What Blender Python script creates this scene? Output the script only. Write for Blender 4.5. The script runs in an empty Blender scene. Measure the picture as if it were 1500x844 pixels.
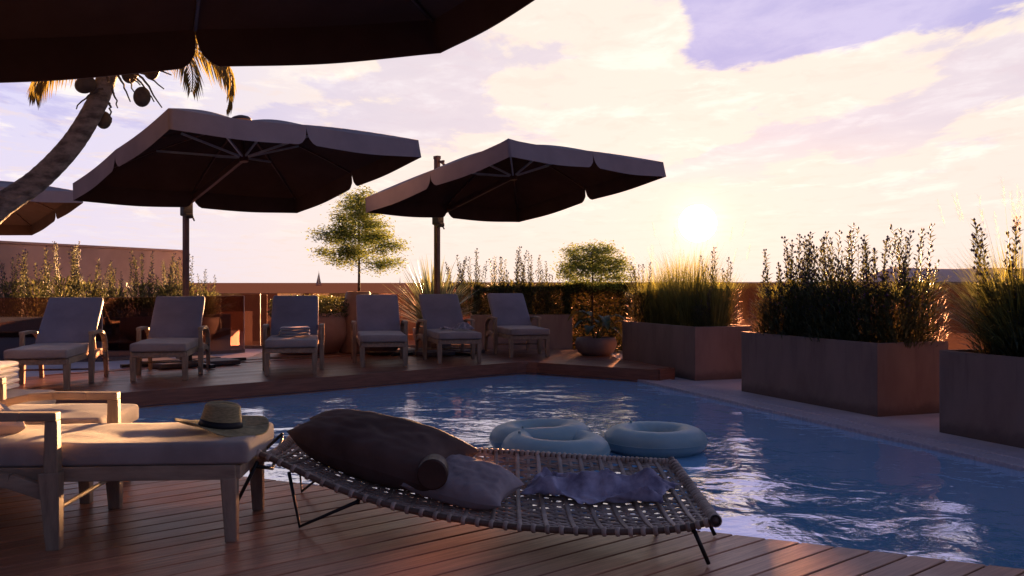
import bpy, math, random
from mathutils import Vector, Matrix, noise
R = math.radians
C = bpy.context.scene.collection
sc = bpy.context.scene
F_PX, HZ, EYE = 1350.0, 414.0, 1.1
SUN_AZ, SUN_EL = R(11.4), R(3.6)
WATER_Z, FLOOR_Z = -0.165, -0.14

# ------------------------------------------------------------------ helpers
def V(*a): return Vector(a)

class MB:
    def __init__(s): s.v = []; s.f = []; s.m = []; s.mi = 0
    def quad(s, *idx): s.f.append(idx); s.m.append(s.mi)
    def poly(s, pts):
        b = len(s.v); s.v += [tuple(p) for p in pts]; s.f.append(tuple(range(b, b+len(pts)))); s.m.append(s.mi)
    def hexa(s, c8):
        b = len(s.v); s.v += [tuple(p) for p in c8]
        for f in ((3,2,1,0),(4,5,6,7),(0,1,5,4),(1,2,6,5),(2,3,7,6),(3,0,4,7)):
            s.f.append(tuple(b+i for i in f)); s.m.append(s.mi)
    def box(s, c, d, M=None):
        x, y, z = c; a, b, h = d[0]/2, d[1]/2, d[2]/2
        P = [V(x-a,y-b,z-h),V(x+a,y-b,z-h),V(x+a,y+b,z-h),V(x-a,y+b,z-h),V(x-a,y-b,z+h),V(x+a,y-b,z+h),V(x+a,y+b,z+h),V(x-a,y+b,z+h)]
        if M: P = [M @ p for p in P]
        s.hexa(P)
    def bar(s, p, q, w, h, up=(0,0,1), w2=None, h2=None):
        p, q = Vector(p), Vector(q); d = (q-p).normalized(); u = Vector(up)
        if abs(d.dot(u)) > .98: u = V(1,0,0)
        sd = d.cross(u).normalized(); n = sd.cross(d).normalized()
        w2 = w if w2 is None else w2; h2 = h if h2 is None else h2
        A = [p - sd*w/2 - n*h/2, p + sd*w/2 - n*h/2, p + sd*w/2 + n*h/2, p - sd*w/2 + n*h/2]
        B = [q - sd*w2/2 - n*h2/2, q + sd*w2/2 - n*h2/2, q + sd*w2/2 + n*h2/2, q - sd*w2/2 + n*h2/2]
        s.hexa(A+B)
    def tube(s, pts, r, n=8, caps=True, flat=1.0):
        pts = [Vector(p) for p in pts]; k = len(pts)
        rr = r if hasattr(r, '__len__') else [r]*k
        b = len(s.v); prev = None
        for i, p in enumerate(pts):
            d = (pts[min(i+1,k-1)] - pts[max(i-1,0)]).normalized()
            if prev is None:
                u = V(0,0,1) if abs(d.z) < .9 else V(1,0,0)
            else: u = prev
            sd = d.cross(u).normalized(); n2 = sd.cross(d).normalized(); prev = n2
            for j in range(n):
                a = 2*math.pi*j/n
                s.v.append(tuple(p + sd*math.cos(a)*rr[i] + n2*math.sin(a)*rr[i]*flat))
        for i in range(k-1):
            for j in range(n):
                s.f.append((b+i*n+j, b+i*n+(j+1)%n, b+(i+1)*n+(j+1)%n, b+(i+1)*n+j)); s.m.append(s.mi)
        if caps:
            s.f.append(tuple(b+j for j in range(n))[::-1]); s.m.append(s.mi)
            s.f.append(tuple(b+(k-1)*n+j for j in range(n))); s.m.append(s.mi)
    def lathe(s, prof, c=(0,0,0), n=32, ry=1.0):
        b = len(s.v); k = len(prof)
        for (r, z) in prof:
            for j in range(n):
                a = 2*math.pi*j/n; s.v.append((c[0]+r*math.cos(a), c[1]+r*ry*math.sin(a), c[2]+z))
        for i in range(k-1):
            for j in range(n):
                s.f.append((b+i*n+j, b+i*n+(j+1)%n, b+(i+1)*n+(j+1)%n, b+(i+1)*n+j)); s.m.append(s.mi)
    def grid(s, fn, nu, nv, close_u=False):
        b = len(s.v)
        for i in range(nu+1):
            for j in range(nv+1): s.v.append(tuple(fn(i/nu, j/nv)))
        for i in range(nu):
            for j in range(nv):
                a = b+i*(nv+1)+j; s.f.append((a, a+nv+1, a+nv+2, a+1)); s.m.append(s.mi)
    def build(s, name, mats, parent=None, smooth=False, bevel=0, auto=False, solid=0, subsurf=0):
        me = bpy.data.meshes.new(name); me.from_pydata(s.v, [], s.f); me.update()
        mats = mats if isinstance(mats, (list, tuple)) else [mats]
        for m in mats: me.materials.append(m)
        if len(mats) > 1: me.polygons.foreach_set('material_index', s.m)
        if smooth: me.polygons.foreach_set('use_smooth', [True]*len(me.polygons))
        o = bpy.data.objects.new(name, me); C.objects.link(o)
        if parent: o.parent = parent
        if solid:
            md = o.modifiers.new('solid', 'SOLIDIFY'); md.thickness = solid; md.offset = 0
        if bevel:
            md = o.modifiers.new('bevel', 'BEVEL'); md.width = bevel; md.segments = 2; md.limit_method = 'ANGLE'; md.angle_limit = R(40)
        if subsurf:
            md = o.modifiers.new('sub', 'SUBSURF'); md.levels = subsurf; md.render_levels = subsurf
        return o

def tag(o, label=None, cat=None, group=None, kind=None):
    if label: o['label'] = label
    if cat: o['category'] = cat
    if group: o['group'] = group
    if kind: o['kind'] = kind
    return o
def empty(name, loc=(0,0,0), rz=0.0):
    o = bpy.data.objects.new(name, None); C.objects.link(o); o.location = loc; o.rotation_euler = (0,0,rz)
    o.empty_display_size = .1
    return o
def copy_tree(o, parent=None):
    c = o.copy(); C.objects.link(c); c.parent = parent
    for ch in list(o.children): copy_tree(ch, c)
    return c

# ------------------------------------------------------------------ node helpers
def newmat(name):
    m = bpy.data.materials.new(name); m.use_nodes = True
    nt = m.node_tree; nt.nodes.clear()
    return m, nt
class NT:
    def __init__(s, nt): s.nt = nt
    def n(s, t, **kw):
        x = s.nt.nodes.new(t)
        for k, v in kw.items(): setattr(x, k, v)
        return x
    def l(s, a, b): s.nt.links.new(a, b)
    def setin(s, sock, v):
        if isinstance(v, bpy.types.NodeSocket): s.l(v, sock)
        else: sock.default_value = v
    def math(s, op, a, b=0.0, c=None, clamp=False):
        x = s.n('ShaderNodeMath', operation=op, use_clamp=clamp); s.setin(x.inputs[0], a); s.setin(x.inputs[1], b)
        if c is not None: s.setin(x.inputs[2], c)
        return x.outputs[0]
    def vmath(s, op, a, b=(0,0,0)):
        x = s.n('ShaderNodeVectorMath', operation=op); s.setin(x.inputs[0], a)
        if op != 'NORMALIZE': s.setin(x.inputs[1], b)
        return x.outputs['Value'] if op == 'DOT_PRODUCT' else x.outputs['Vector']
    def mix(s, f, a, b, blend='MIX'):
        x = s.n('ShaderNodeMix', data_type='RGBA', blend_type=blend)
        s.setin(x.inputs['Factor'], f)
        for k, v in (('A', a), ('B', b)):
            so = [i for i in x.inputs if i.name == k and i.type == 'RGBA'][0]
            if not isinstance(v, bpy.types.NodeSocket) and len(v) == 3: v = (*v, 1)
            s.setin(so, v)
        return [o for o in x.outputs if o.type == 'RGBA'][0]
    def ss(s, x, lo, hi):
        m = s.n('ShaderNodeMapRange', interpolation_type='SMOOTHSTEP'); s.setin(m.inputs[0], x)
        m.inputs[1].default_value = lo; m.inputs[2].default_value = hi
        return m.outputs[0]
    def noise(s, vec, scale, detail=4, rough=.55, dist=0.0):
        x = s.n('ShaderNodeTexNoise'); s.setin(x.inputs['Vector'], vec)
        x.inputs['Scale'].default_value = scale; x.inputs['Detail'].default_value = detail
        x.inputs['Roughness'].default_value = rough; x.inputs['Distortion'].default_value = dist
        return x.outputs['Fac']
    def mapping(s, vec, scale=(1,1,1), rot=(0,0,0), loc=(0,0,0)):
        x = s.n('ShaderNodeMapping'); s.setin(x.inputs['Vector'], vec)
        x.inputs['Scale'].default_value = scale; x.inputs['Rotation'].default_value = rot; x.inputs['Location'].default_value = loc
        return x.outputs[0]
    def bump(s, h, strength, dist=.01):
        x = s.n('ShaderNodeBump'); s.setin(x.inputs['Height'], h); x.inputs['Strength'].default_value = strength
        x.inputs['Distance'].default_value = dist
        return x.outputs[0]

def surf(name, c1, c2, scale=6, stretch=(1,1,1), rough=.7, bump=.2, bscale=None, bdist=.004, spec=.3, metal=0, rot=(0,0,0), fine=0, trans=0.0, rvar=.1, detail=5, sheen=0, per_obj=0.0, island=0.0):
    m, nt = newmat(name); q = NT(nt)
    out = q.n('ShaderNodeOutputMaterial'); b = q.n('ShaderNodeBsdfPrincipled')
    tc = q.n('ShaderNodeTexCoord'); vec = q.mapping(tc.outputs['Object'], stretch, rot)
    f = q.noise(vec, scale, detail, .6)
    col = q.mix(q.ss(f, .3, .7), c1, c2)
    geo = None
    if per_obj:
        oi = q.n('ShaderNodeObjectInfo')
        k = q.math('MULTIPLY_ADD', oi.outputs['Random'], 2*per_obj, 1-per_obj)
        g = q.n('ShaderNodeCombineColor'); [q.l(k, g.inputs[i]) for i in range(3)]
        col = q.mix(1.0, col, g.outputs[0], 'MULTIPLY')
    if island:
        ge = q.n('ShaderNodeNewGeometry')
        k = q.math('MULTIPLY_ADD', ge.outputs['Random Per Island'], 2*island, 1-island)
        g = q.n('ShaderNodeCombineColor'); [q.l(k, g.inputs[i]) for i in range(3)]
        col = q.mix(1.0, col, g.outputs[0], 'MULTIPLY')
    q.l(col, b.inputs['Base Color'])
    q.l(q.math('MULTIPLY_ADD', f, rvar*2, rough-rvar, clamp=True), b.inputs['Roughness'])
    b.inputs['Specular IOR Level'].default_value = spec; b.inputs['Metallic'].default_value = metal
    if sheen: b.inputs['Sheen Weight'].default_value = sheen
    h = q.noise(vec, bscale or scale*4, 3, .6)
    if fine:
        w = q.noise(tc.outputs['Object'], fine, 2, .5)
        h = q.math('MULTIPLY_ADD', w, .8, h)
    q.l(q.bump(h, bump, bdist), b.inputs['Normal'])
    sh = b.outputs[0]
    if trans:
        t = q.n('ShaderNodeBsdfTranslucent'); q.l(q.mix(.35, col, (.38,.30,.05)), t.inputs['Color'])
        mx = q.n('ShaderNodeMixShader'); mx.inputs[0].default_value = trans
        q.l(sh, mx.inputs[1]); q.l(t.outputs[0], mx.inputs[2]); sh = mx.outputs[0]
    q.l(sh, out.inputs['Surface'])
    return m

def wood_deck(name, c1, c2, c3, ang, rough=.42):
    # boards run along angle ang; per-island tint, grain stretched along the board
    m, nt = newmat(name); q = NT(nt)
    out = q.n('ShaderNodeOutputMaterial'); b = q.n('ShaderNodeBsdfPrincipled')
    tc = q.n('ShaderNodeTexCoord'); ge = q.n('ShaderNodeNewGeometry')
    rnd = ge.outputs['Random Per Island']
    off = q.n('ShaderNodeCombineXYZ'); q.l(q.math('MULTIPLY', rnd, 37.0), off.inputs[0]); q.l(q.math('MULTIPLY', rnd, 91.0), off.inputs[2])
    v0 = q.mapping(tc.outputs['Object'], (1,1,1), (0,0,-ang))
    v1 = q.vmath('ADD', v0, off.outputs[0])
    vg = q.mapping(v1, (1.2, 22, 22))
    g = q.noise(vg, 2.2, 6, .65, .6)
    vf = q.mapping(v1, (5, 120, 120)); gf = q.noise(vf, 1.5, 4, .7)
    col = q.mix(q.ss(g, .32, .68), c1, c2)
    col = q.mix(q.math('MULTIPLY', q.ss(gf, .45, .75), .5), col, c3)
    k = q.math('MULTIPLY_ADD', rnd, .45, .78)
    cc = q.n('ShaderNodeCombineColor'); [q.l(k, cc.inputs[i]) for i in range(3)]
    col = q.mix(1.0, col, cc.outputs[0], 'MULTIPLY')
    big = q.noise(tc.outputs['Object'], .9, 3, .5)
    col = q.mix(q.math('MULTIPLY', q.ss(big, .45, .7), .35), col, (.03,.015,.012))
    q.l(col, b.inputs['Base Color'])
    q.l(q.math('MULTIPLY_ADD', q.noise(v1, 3, 3), .3, rough-.15), b.inputs['Roughness'])
    b.inputs['Specular IOR Level'].default_value = .4
    h = q.math('ADD', q.math('MULTIPLY', g, .6), q.math('MULTIPLY', gf, .5))
    q.l(q.bump(h, .35, .004), b.inputs['Normal'])
    q.l(b.outputs[0], out.inputs['Surface'])
    return m

BOARD_ANG = R(40.3)
M = {}
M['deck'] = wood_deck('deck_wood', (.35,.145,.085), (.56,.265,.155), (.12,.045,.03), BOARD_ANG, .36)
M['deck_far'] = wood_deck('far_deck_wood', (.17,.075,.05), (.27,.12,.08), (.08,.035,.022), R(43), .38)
M['deck_dark'] = surf('deck_underside', (.02,.012,.01), (.03,.018,.014), rough=.9)
M['fascia'] = surf('fascia_wood', (.15,.062,.04), (.24,.105,.068), 3, (1.2,1.2,18), rough=.5, spec=.3)
M['stone'] = surf('terrace_stone', (.42,.40,.44), (.52,.50,.54), 2.5, rough=.45, bump=.15, spec=.4, bscale=40, bdist=.002)
M['coping'] = surf('coping_stone', (.30,.30,.37), (.50,.49,.56), 30, rough=.35, bump=.5, spec=.5, bscale=90, bdist=.004, detail=8)
M['teak'] = surf('weathered_teak', (.21,.15,.105), (.35,.26,.18), 4, (6,6,1.2), rough=.65, bump=.3, bscale=40, per_obj=.06)
M['teak_long'] = surf('weathered_teak_rail', (.24,.175,.125), (.38,.285,.20), 4, (6,1.2,6), rough=.65, bump=.3, bscale=40)
M['cushion'] = surf('cushion_fabric', (.26,.225,.215), (.34,.295,.28), 5, rough=.95, bump=.5, bscale=260, fine=900, bdist=.0015, spec=.1, sheen=.2)
M['sling'] = surf('back_fabric', (.17,.165,.215), (.22,.215,.27), 3, rough=.9, bump=.5, bscale=200, fine=700, bdist=.002, spec=.1, sheen=.2)
M['towel'] = surf('towel_cotton', (.62,.58,.57), (.72,.68,.66), 8, rough=1, bump=.8, bscale=200, bdist=.003, spec=.05, sheen=.3)
M['towel_grey'] = surf('towel_patterned', (.13,.13,.17), (.50,.47,.50), 18, rough=1, bump=.6, bscale=150, bdist=.003, spec=.05)
M['pillow_warm'] = surf('throw_pillow_fabric', (.55,.42,.34), (.62,.48,.40), 5, rough=.95, bump=.5, bscale=250, bdist=.0015, spec=.1)
M['underside_shade'] = surf('parasol_underside_shade', (.058,.036,.030), (.075,.048,.042), 2, rough=.95, bump=.2, bscale=300, bdist=.001, spec=.03)  # dark tone stands for the shade under the canopy
M['canopy'] = surf('parasol_canvas', (.20,.175,.20), (.245,.215,.24), 2, rough=.9, bump=.3, bscale=300, bdist=.001, spec=.1)
M['metal'] = surf('parasol_metal', (.09,.05,.045), (.12,.07,.06), 8, rough=.38, bump=.05, spec=.5, metal=.6)
M['metal_sky_tint'] = surf('parasol_metal_sky_tint', (.30,.36,.44), (.38,.44,.52), 8, rough=.35, bump=.05, metal=.3, spec=.6)  # sky reflection painted into the base colour
M['black'] = surf('black_steel', (.012,.012,.014), (.02,.02,.022), 8, rough=.45, bump=.05, metal=.3, spec=.5)
M['slab'] = surf('parasol_ballast', (.07,.06,.065), (.10,.09,.095), 20, rough=.6, bump=.2)
M['planter'] = surf('planter_corten', (.150,.115,.105), (.205,.160,.148), 1.6, (2.2,2.2,.8), rough=.62, bump=.15, bscale=60, spec=.35, bdist=.002)
def weather(m):
    nt = m.node_tree; q = NT(nt); b = [n for n in nt.nodes if n.type == 'BSDF_PRINCIPLED'][0]; ln = b.inputs['Base Color'].links[0]; src = ln.from_socket
    tc = q.n('ShaderNodeTexCoord'); sp = q.n('ShaderNodeSeparateXYZ'); q.l(tc.outputs['Object'], sp.inputs[0])
    nz = q.noise(tc.outputs['Object'], 7, 5, .65); st = q.noise(q.mapping(tc.outputs['Object'], (9,9,.5)), 2.2, 4, .6)
    low = q.ss(q.math('MULTIPLY_ADD', nz, -.16, sp.outputs[2]), .05, -.06); drip = q.math('MULTIPLY', q.ss(st, .55, .72), q.ss(sp.outputs[2], .15, .68))
    c = q.mix(q.math('MULTIPLY', low, .6), src, (.05,.04,.035)); c = q.mix(q.math('MULTIPLY', drip, .35), c, (.07,.052,.046)); q.l(c, b.inputs['Base Color'])
weather(M['planter'])
M['pot'] = surf('clay_pot', (.20,.115,.095), (.27,.16,.13), 3, rough=.6, bump=.15, bscale=40)
M['pot_grey'] = surf('grey_pot', (.13,.11,.11), (.19,.165,.165), 4, rough=.6, bump=.2)
M['soil'] = surf('soil', (.018,.012,.009), (.04,.028,.02), 30, rough=1, bump=1, bdist=.02)
M['leaf'] = surf('shrub_leaf', (.030,.050,.028), (.065,.092,.048), 9, rough=.55, bump=.1, trans=.2, island=.35)
M['leaf_cool'] = surf('sage_leaf', (.045,.062,.045), (.09,.12,.085), 9, rough=.6, bump=.1, trans=.25, island=.35)
M['leaf_tree'] = surf('tree_leaf', (.12,.19,.05), (.25,.33,.11), 4, rough=.55, bump=.1, trans=.22, island=.45)
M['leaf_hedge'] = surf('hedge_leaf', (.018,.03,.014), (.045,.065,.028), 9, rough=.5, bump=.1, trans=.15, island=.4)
M['leaf_big'] = surf('broad_leaf', (.02,.045,.018), (.045,.08,.03), 6, rough=.4, bump=.2, trans=.15)
M['yucca'] = surf('sword_leaf', (.16,.21,.12), (.34,.38,.24), 6, rough=.5, bump=.2, trans=.2, island=.35)
M['grass'] = surf('ornamental_grass', (.09,.11,.035), (.20,.22,.07), 6, rough=.6, bump=.1, trans=.35, island=.4)
M['plume'] = surf('grass_plume', (.42,.34,.40), (.60,.50,.55), 6, rough=.9, bump=.1, trans=.4, island=.2)
M['flower'] = surf('purple_bud', (.045,.03,.075), (.12,.075,.20), 20, rough=.7, bump=.1, trans=.2, island=.4)
M['bark'] = surf('young_bark', (.035,.022,.016), (.06,.04,.03), 20, rough=.9, bump=.6)
M['palm_bark'] = surf('palm_bark', (.07,.058,.045), (.26,.22,.18), 7, (1,1,2.2), rough=.9, bump=.9, bscale=20, bdist=.02)
M['coconut'] = surf('coconut_husk', (.05,.035,.022), (.10,.07,.045), 12, rough=.7, bump=.4)
M['frond'] = surf('palm_frond', (.07,.06,.02), (.20,.13,.045), 6, rough=.5, bump=.1, trans=.32, island=.3)
M['rattan'] = surf('rattan_cane', (.27,.20,.155), (.47,.37,.30), 10, rough=.5, bump=.4, bscale=80, spec=.4, island=.25)
M['rattan_dark'] = surf('rattan_binding', (.07,.045,.032), (.14,.09,.065), 10, rough=.45, bump=.4, bscale=80, spec=.5, island=.3)
M['pillow_mauve'] = surf('canvas_pillow', (.085,.052,.043), (.145,.095,.082), 3, rough=.85, bump=.5, bscale=160, fine=500, bdist=.0015, spec=.15)
M['pillow_pale'] = surf('pale_pillow_cotton', (.30,.245,.25), (.40,.335,.34), 4, rough=.9, bump=.6, bscale=40, fine=400, bdist=.004, spec=.1)
M['leather'] = surf('bolster_leather', (.035,.015,.01), (.06,.025,.016), 6, rough=.5, bump=.3, spec=.4)
M['cloth'] = surf('lavender_cloth', (.16,.14,.21), (.50,.46,.58), 9, rough=.8, bump=.3, bscale=120, bdist=.001, spec=.2, sheen=.2)
M['straw'] = surf('hat_straw', (.22,.19,.10), (.38,.32,.18), 40, (1,1,6), rough=.8, bump=.9, bscale=160, bdist=.003)
M['ribbon'] = surf('hat_ribbon', (.01,.01,.013), (.016,.016,.02), 10, rough=.6)
M['vinyl'] = surf('float_vinyl', (.20,.33,.36), (.25,.38,.41), 3, rough=.42, bump=.25, bscale=14, bdist=.004, spec=.45)
M['wall'] = surf('wall_render', (.30,.19,.155), (.40,.26,.215), 1.2, rough=.85, bump=.3, bscale=30)
M['hill'] = surf('headland', (.75,.47,.38), (.80,.52,.42), .02, rough=1, bump=.1)
M['sail'] = surf('sail_cloth', (.35,.24,.22), (.40,.28,.26), .3, rough=.9, bump=.1)

def tile_mat():
    m, nt = newmat('pool_tiles'); q = NT(nt)
    out = q.n('ShaderNodeOutputMaterial'); b = q.n('ShaderNodeBsdfPrincipled'); tc = q.n('ShaderNodeTexCoord')
    br = q.n('ShaderNodeTexBrick'); br.offset = 0; q.l(q.mapping(tc.outputs['Object'], (1,1,1), (0,0,R(43))), br.inputs['Vector'])
    br.inputs['Scale'].default_value = 4; br.inputs['Brick Width'].default_value = .6; br.inputs['Row Height'].default_value = .6
    br.inputs['Mortar Size'].default_value = .012
    br.inputs['Color1'].default_value = (.030,.19,.48,1); br.inputs['Color2'].default_value = (.045,.24,.56,1); br.inputs['Mortar'].default_value = (.10,.30,.55,1)
    q.l(br.outputs['Color'], b.inputs['Base Color']); b.inputs['Roughness'].default_value = .3
    q.l(b.outputs[0], out.inputs['Surface']); return m
M['tiles'] = tile_mat()

def water_mat():
    m, nt = newmat('pool_water'); q = NT(nt)
    out = q.n('ShaderNodeOutputMaterial'); tc = q.n('ShaderNodeTexCoord')
    v = tc.outputs['Object']
    w = q.noise(v, .55, 2, .5, .4); w2 = q.noise(q.mapping(v, (1,1,1), (0,0,.5), (4,9,0)), 1.9, 3, .5, .8); w3 = q.noise(v, 7.5, 3, .5, 1.0)
    h = q.math('ADD', q.math('MULTIPLY', w, 1.15), q.math('MULTIPLY', w2, .30)); h = q.math('MULTIPLY_ADD', w3, .06, h)
    nrm = q.bump(h, 1.0, .065)
    gl = q.n('ShaderNodeBsdfGlossy'); gl.inputs['Roughness'].default_value = .015; gl.inputs['Color'].default_value = (.92,.92,.97,1); q.l(nrm, gl.inputs['Normal'])
    rf = q.n('ShaderNodeBsdfRefraction'); rf.inputs['IOR'].default_value = 1.33; rf.inputs['Roughness'].default_value = .02
    rf.inputs['Color'].default_value = (.55,.78,.95,1); q.l(nrm, rf.inputs['Normal'])
    tr = q.n('ShaderNodeBsdfTransparent'); tr.inputs['Color'].default_value = (.6,.8,.95,1)
    df = q.n('ShaderNodeBsdfDiffuse'); df.inputs['Color'].default_value = (.24,.60,.98,1); q.l(nrm, df.inputs['Normal'])
    body = q.n('ShaderNodeMixShader'); body.inputs[0].default_value = .93; q.l(tr.outputs[0], body.inputs[1]); q.l(df.outputs[0], body.inputs[2])
    fr = q.n('ShaderNodeFresnel'); fr.inputs['IOR'].default_value = 1.33; q.l(nrm, fr.inputs['Normal'])
    fac = q.math('MULTIPLY_ADD', q.ss(fr.outputs[0], .12, .58), .58, .08, clamp=True)
    mx = q.n('ShaderNodeMixShader'); q.l(fac, mx.inputs[0]); q.l(body.outputs[0], mx.inputs[1]); q.l(gl.outputs[0], mx.inputs[2])
    q.l(mx.outputs[0], out.inputs['Surface']); return m
M['water'] = water_mat()

def sea_mat():
    m, nt = newmat('sea_surface'); q = NT(nt)
    out = q.n('ShaderNodeOutputMaterial'); b = q.n('ShaderNodeBsdfPrincipled'); tc = q.n('ShaderNodeTexCoord')
    f = q.noise(q.mapping(tc.outputs['Object'], (.2,1,1)), .03, 5, .6)
    q.l(q.mix(f, (.22,.12,.10), (.28,.16,.13)), b.inputs['Base Color'])
    b = q.n('ShaderNodeBsdfDiffuse'); q.l(q.mix(f, (.095,.05,.042), (.125,.066,.055)), b.inputs['Color'])
    q.l(b.outputs[0], out.inputs['Surface']); return m
M['sea'] = sea_mat()

def glass_mat():
    m, nt = newmat('tinted_glass'); q = NT(nt)
    out = q.n('ShaderNodeOutputMaterial')
    gl = q.n('ShaderNodeBsdfGlossy'); gl.inputs['Roughness'].default_value = .02; gl.inputs['Color'].default_value = (.8,.7,.7,1)
    tr = q.n('ShaderNodeBsdfTransparent'); tr.inputs['Color'].default_value = (.34,.22,.20,1)
    fr = q.n('ShaderNodeFresnel'); fr.inputs['IOR'].default_value = 1.5
    fac = q.math('MULTIPLY_ADD', fr.outputs[0], 1.0, .10, clamp=True)
    mx = q.n('ShaderNodeMixShader'); q.l(fac, mx.inputs[0]); q.l(tr.outputs[0], mx.inputs[1]); q.l(gl.outputs[0], mx.inputs[2])
    q.l(mx.outputs[0], out.inputs['Surface']); return m
M['glass'] = glass_mat()
M['glass_edge'] = surf('glass_edge', (.55,.50,.45), (.65,.60,.55), 5, rough=.2, spec=.6)

# ------------------------------------------------------------------ world
def make_world():
    w = bpy.data.worlds.new('World'); sc.world = w; w.use_nodes = True
    nt = w.node_tree; nt.nodes.clear(); q = NT(nt)
    out = q.n('ShaderNodeOutputWorld'); bg = q.n('ShaderNodeBackground')
    tc = q.n('ShaderNodeTexCoord'); d = q.vmath('NORMALIZE', tc.outputs['Generated'])
    sep = q.n('ShaderNodeSeparateXYZ'); q.l(d, sep.inputs[0]); x, y, z = sep.outputs
    az = q.math('ARCTAN2', x, y)           # 0 = north (view axis), + to the right
    el = q.math('ARCSINE', z)
    elp = q.math('MAXIMUM', el, 0.0)
    # horizontal tint : lavender on the left, peach around and right of the sun
    h = q.ss(az, -.50, -.10)
    low = q.mix(h, (.70,.69,.98), (1.02,.88,.77))
    low = q.mix(q.ss(elp, .30, .02), low, q.mix(h, (.86,.76,.90), (1.02,.85,.77)))
    # clouds: project direction on a plane
    den = q.math('ADD', elp, .16)
    cx = q.math('DIVIDE', az, den); cy = q.math('DIVIDE', .5, den)
    cv = q.n('ShaderNodeCombineXYZ'); q.l(cx, cv.inputs[0]); q.l(cy, cv.inputs[1])
    n1 = q.noise(q.mapping(cv.outputs[0], (1,1.7,1), (0,0,.25), (3.1,.7,0)), 1.5, 9, .6, .25)
    n2 = q.noise(q.mapping(cv.outputs[0], (1,2.3,1), (0,0,.1), (9,4,2)), 3.6, 8, .62, .3)
    n3 = q.noise(q.mapping(cv.outputs[0], (1,2.6,1), (0,0,0), (2,14,2)), 6.5, 8, .65, .5)
    # big lavender bank, upper right
    lx = q.math('SUBTRACT', el, q.math('MULTIPLY_ADD', az, .17, .195))
    bank = q.math('MULTIPLY', q.ss(lx, -.07, .01), q.ss(az, .12, .24))
    bank = q.ss(q.math('MULTIPLY_ADD', n1, 1.9, q.math('SUBTRACT', q.math('MULTIPLY_ADD', n3, .5, bank), 1.30)), .40, .58)
    wisps = q.math('MULTIPLY', q.ss(n1, .52, .575), q.ss(el, .08, .17))
    lm = q.math('MULTIPLY', wisps, q.math('MULTIPLY_ADD', h, -.22, .62))
    cloud = q.math('MAXIMUM', bank, lm, clamp=True)
    bright = q.math('MULTIPLY', q.ss(n2, .50, .66), q.ss(el, .02, .12))
    col = q.mix(q.math('MULTIPLY', bright, .75), low, (1.15,1.04,.92))
    col = q.mix(q.math('MULTIPLY', q.ss(n3, .50, .66), .42), col, (.98,.77,.68))
    ccol = q.mix(q.ss(n2, .35, .65), (.46,.43,.80), (.62,.56,.88))
    col = q.mix(q.math('MULTIPLY', cloud, .88), col, ccol)
    # above the picture the sky sinks to dusk blue, and so it does behind the viewer
    up = q.ss(elp, .33, .62)
    col = q.mix(up, col, (.13,.17,.33))
    col = q.mix(q.ss(az, -.62, -1.25), col, (.13,.13,.26))
    back = q.ss(y, .35, -.45)
    col = q.mix(back, col, q.mix(q.ss(x, -.55, .55), (.05,.055,.105), (.17,.20,.385)))
    # sun glow and disc
    sd = (math.sin(SUN_AZ)*math.cos(SUN_EL), math.cos(SUN_AZ)*math.cos(SUN_EL), math.sin(SUN_EL))
    dp = q.vmath('DOT_PRODUCT', d, sd); ang = q.math('ARCCOSINE', q.math('MINIMUM', dp, 1.0))
    glow = q.math('EXPONENT', q.math('MULTIPLY', ang, -11.0))
    g2 = q.math('EXPONENT', q.math('MULTIPLY', q.math('MULTIPLY', ang, ang), -1700.0))
    def scl(c, f):
        k = q.n('ShaderNodeCombineColor')
        for i in range(3): q.l(q.math('MULTIPLY', f, c[i]), k.inputs[i])
        return k.outputs[0]
    col = q.mix(1.0, col, scl((.16,.05,.0), glow), 'ADD')
    col = q.mix(1.0, col, scl((.5,.4,.25), g2), 'ADD')
    disc = q.ss(ang, R(1.12), R(.92))
    col = q.mix(1.0, col, scl((70000,36000,15000), disc), 'ADD')
    # physical sky as a small share
    sky = q.n('ShaderNodeTexSky', sky_type='NISHITA'); sky.sun_disc = False
    sky.sun_elevation = SUN_EL; sky.sun_rotation = SUN_AZ; sky.dust_density = 2.0
    sk = q.mix(1.0, sky.outputs[0], (.003,.003,.005), 'MULTIPLY')
    col = q.mix(1.0, col, sk, 'ADD')
    # below the horizon: dull mauve
    col = q.mix(q.ss(z, -.001, -.03), col, (.28,.17,.15))
    q.l(col, bg.inputs['Color']); bg.inputs['Strength'].default_value = 1.0
    q.l(bg.outputs[0], out.inputs['Surface'])
make_world(); sc.world.cycles.sampling_method = 'MANUAL'; sc.world.cycles.sample_map_resolution = 4096
ld = bpy.data.lights.new('sun', 'SUN'); ld.energy = 5.0; ld.angle = R(.6); ld.color = (1.0,.55,.27)
lo = bpy.data.objects.new('sun', ld); C.objects.link(lo)
sdir = V(math.sin(SUN_AZ)*math.cos(SUN_EL), math.cos(SUN_AZ)*math.cos(SUN_EL), math.sin(SUN_EL))
lo.rotation_euler = sdir.to_track_quat('Z', 'Y').to_euler(); lo.location = (4,18,5)

# ------------------------------------------------------------------ camera
cd = bpy.data.cameras.new('camera'); cd.sensor_width = 36; cd.lens = F_PX/1500*36; cd.shift_y = -8/1500; cd.clip_end = 30000; cd.clip_start = .05
co = bpy.data.objects.new('camera', cd); C.objects.link(co); co.location = (0,0,EYE); co.rotation_euler = (R(90),0,0); sc.camera = co

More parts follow.
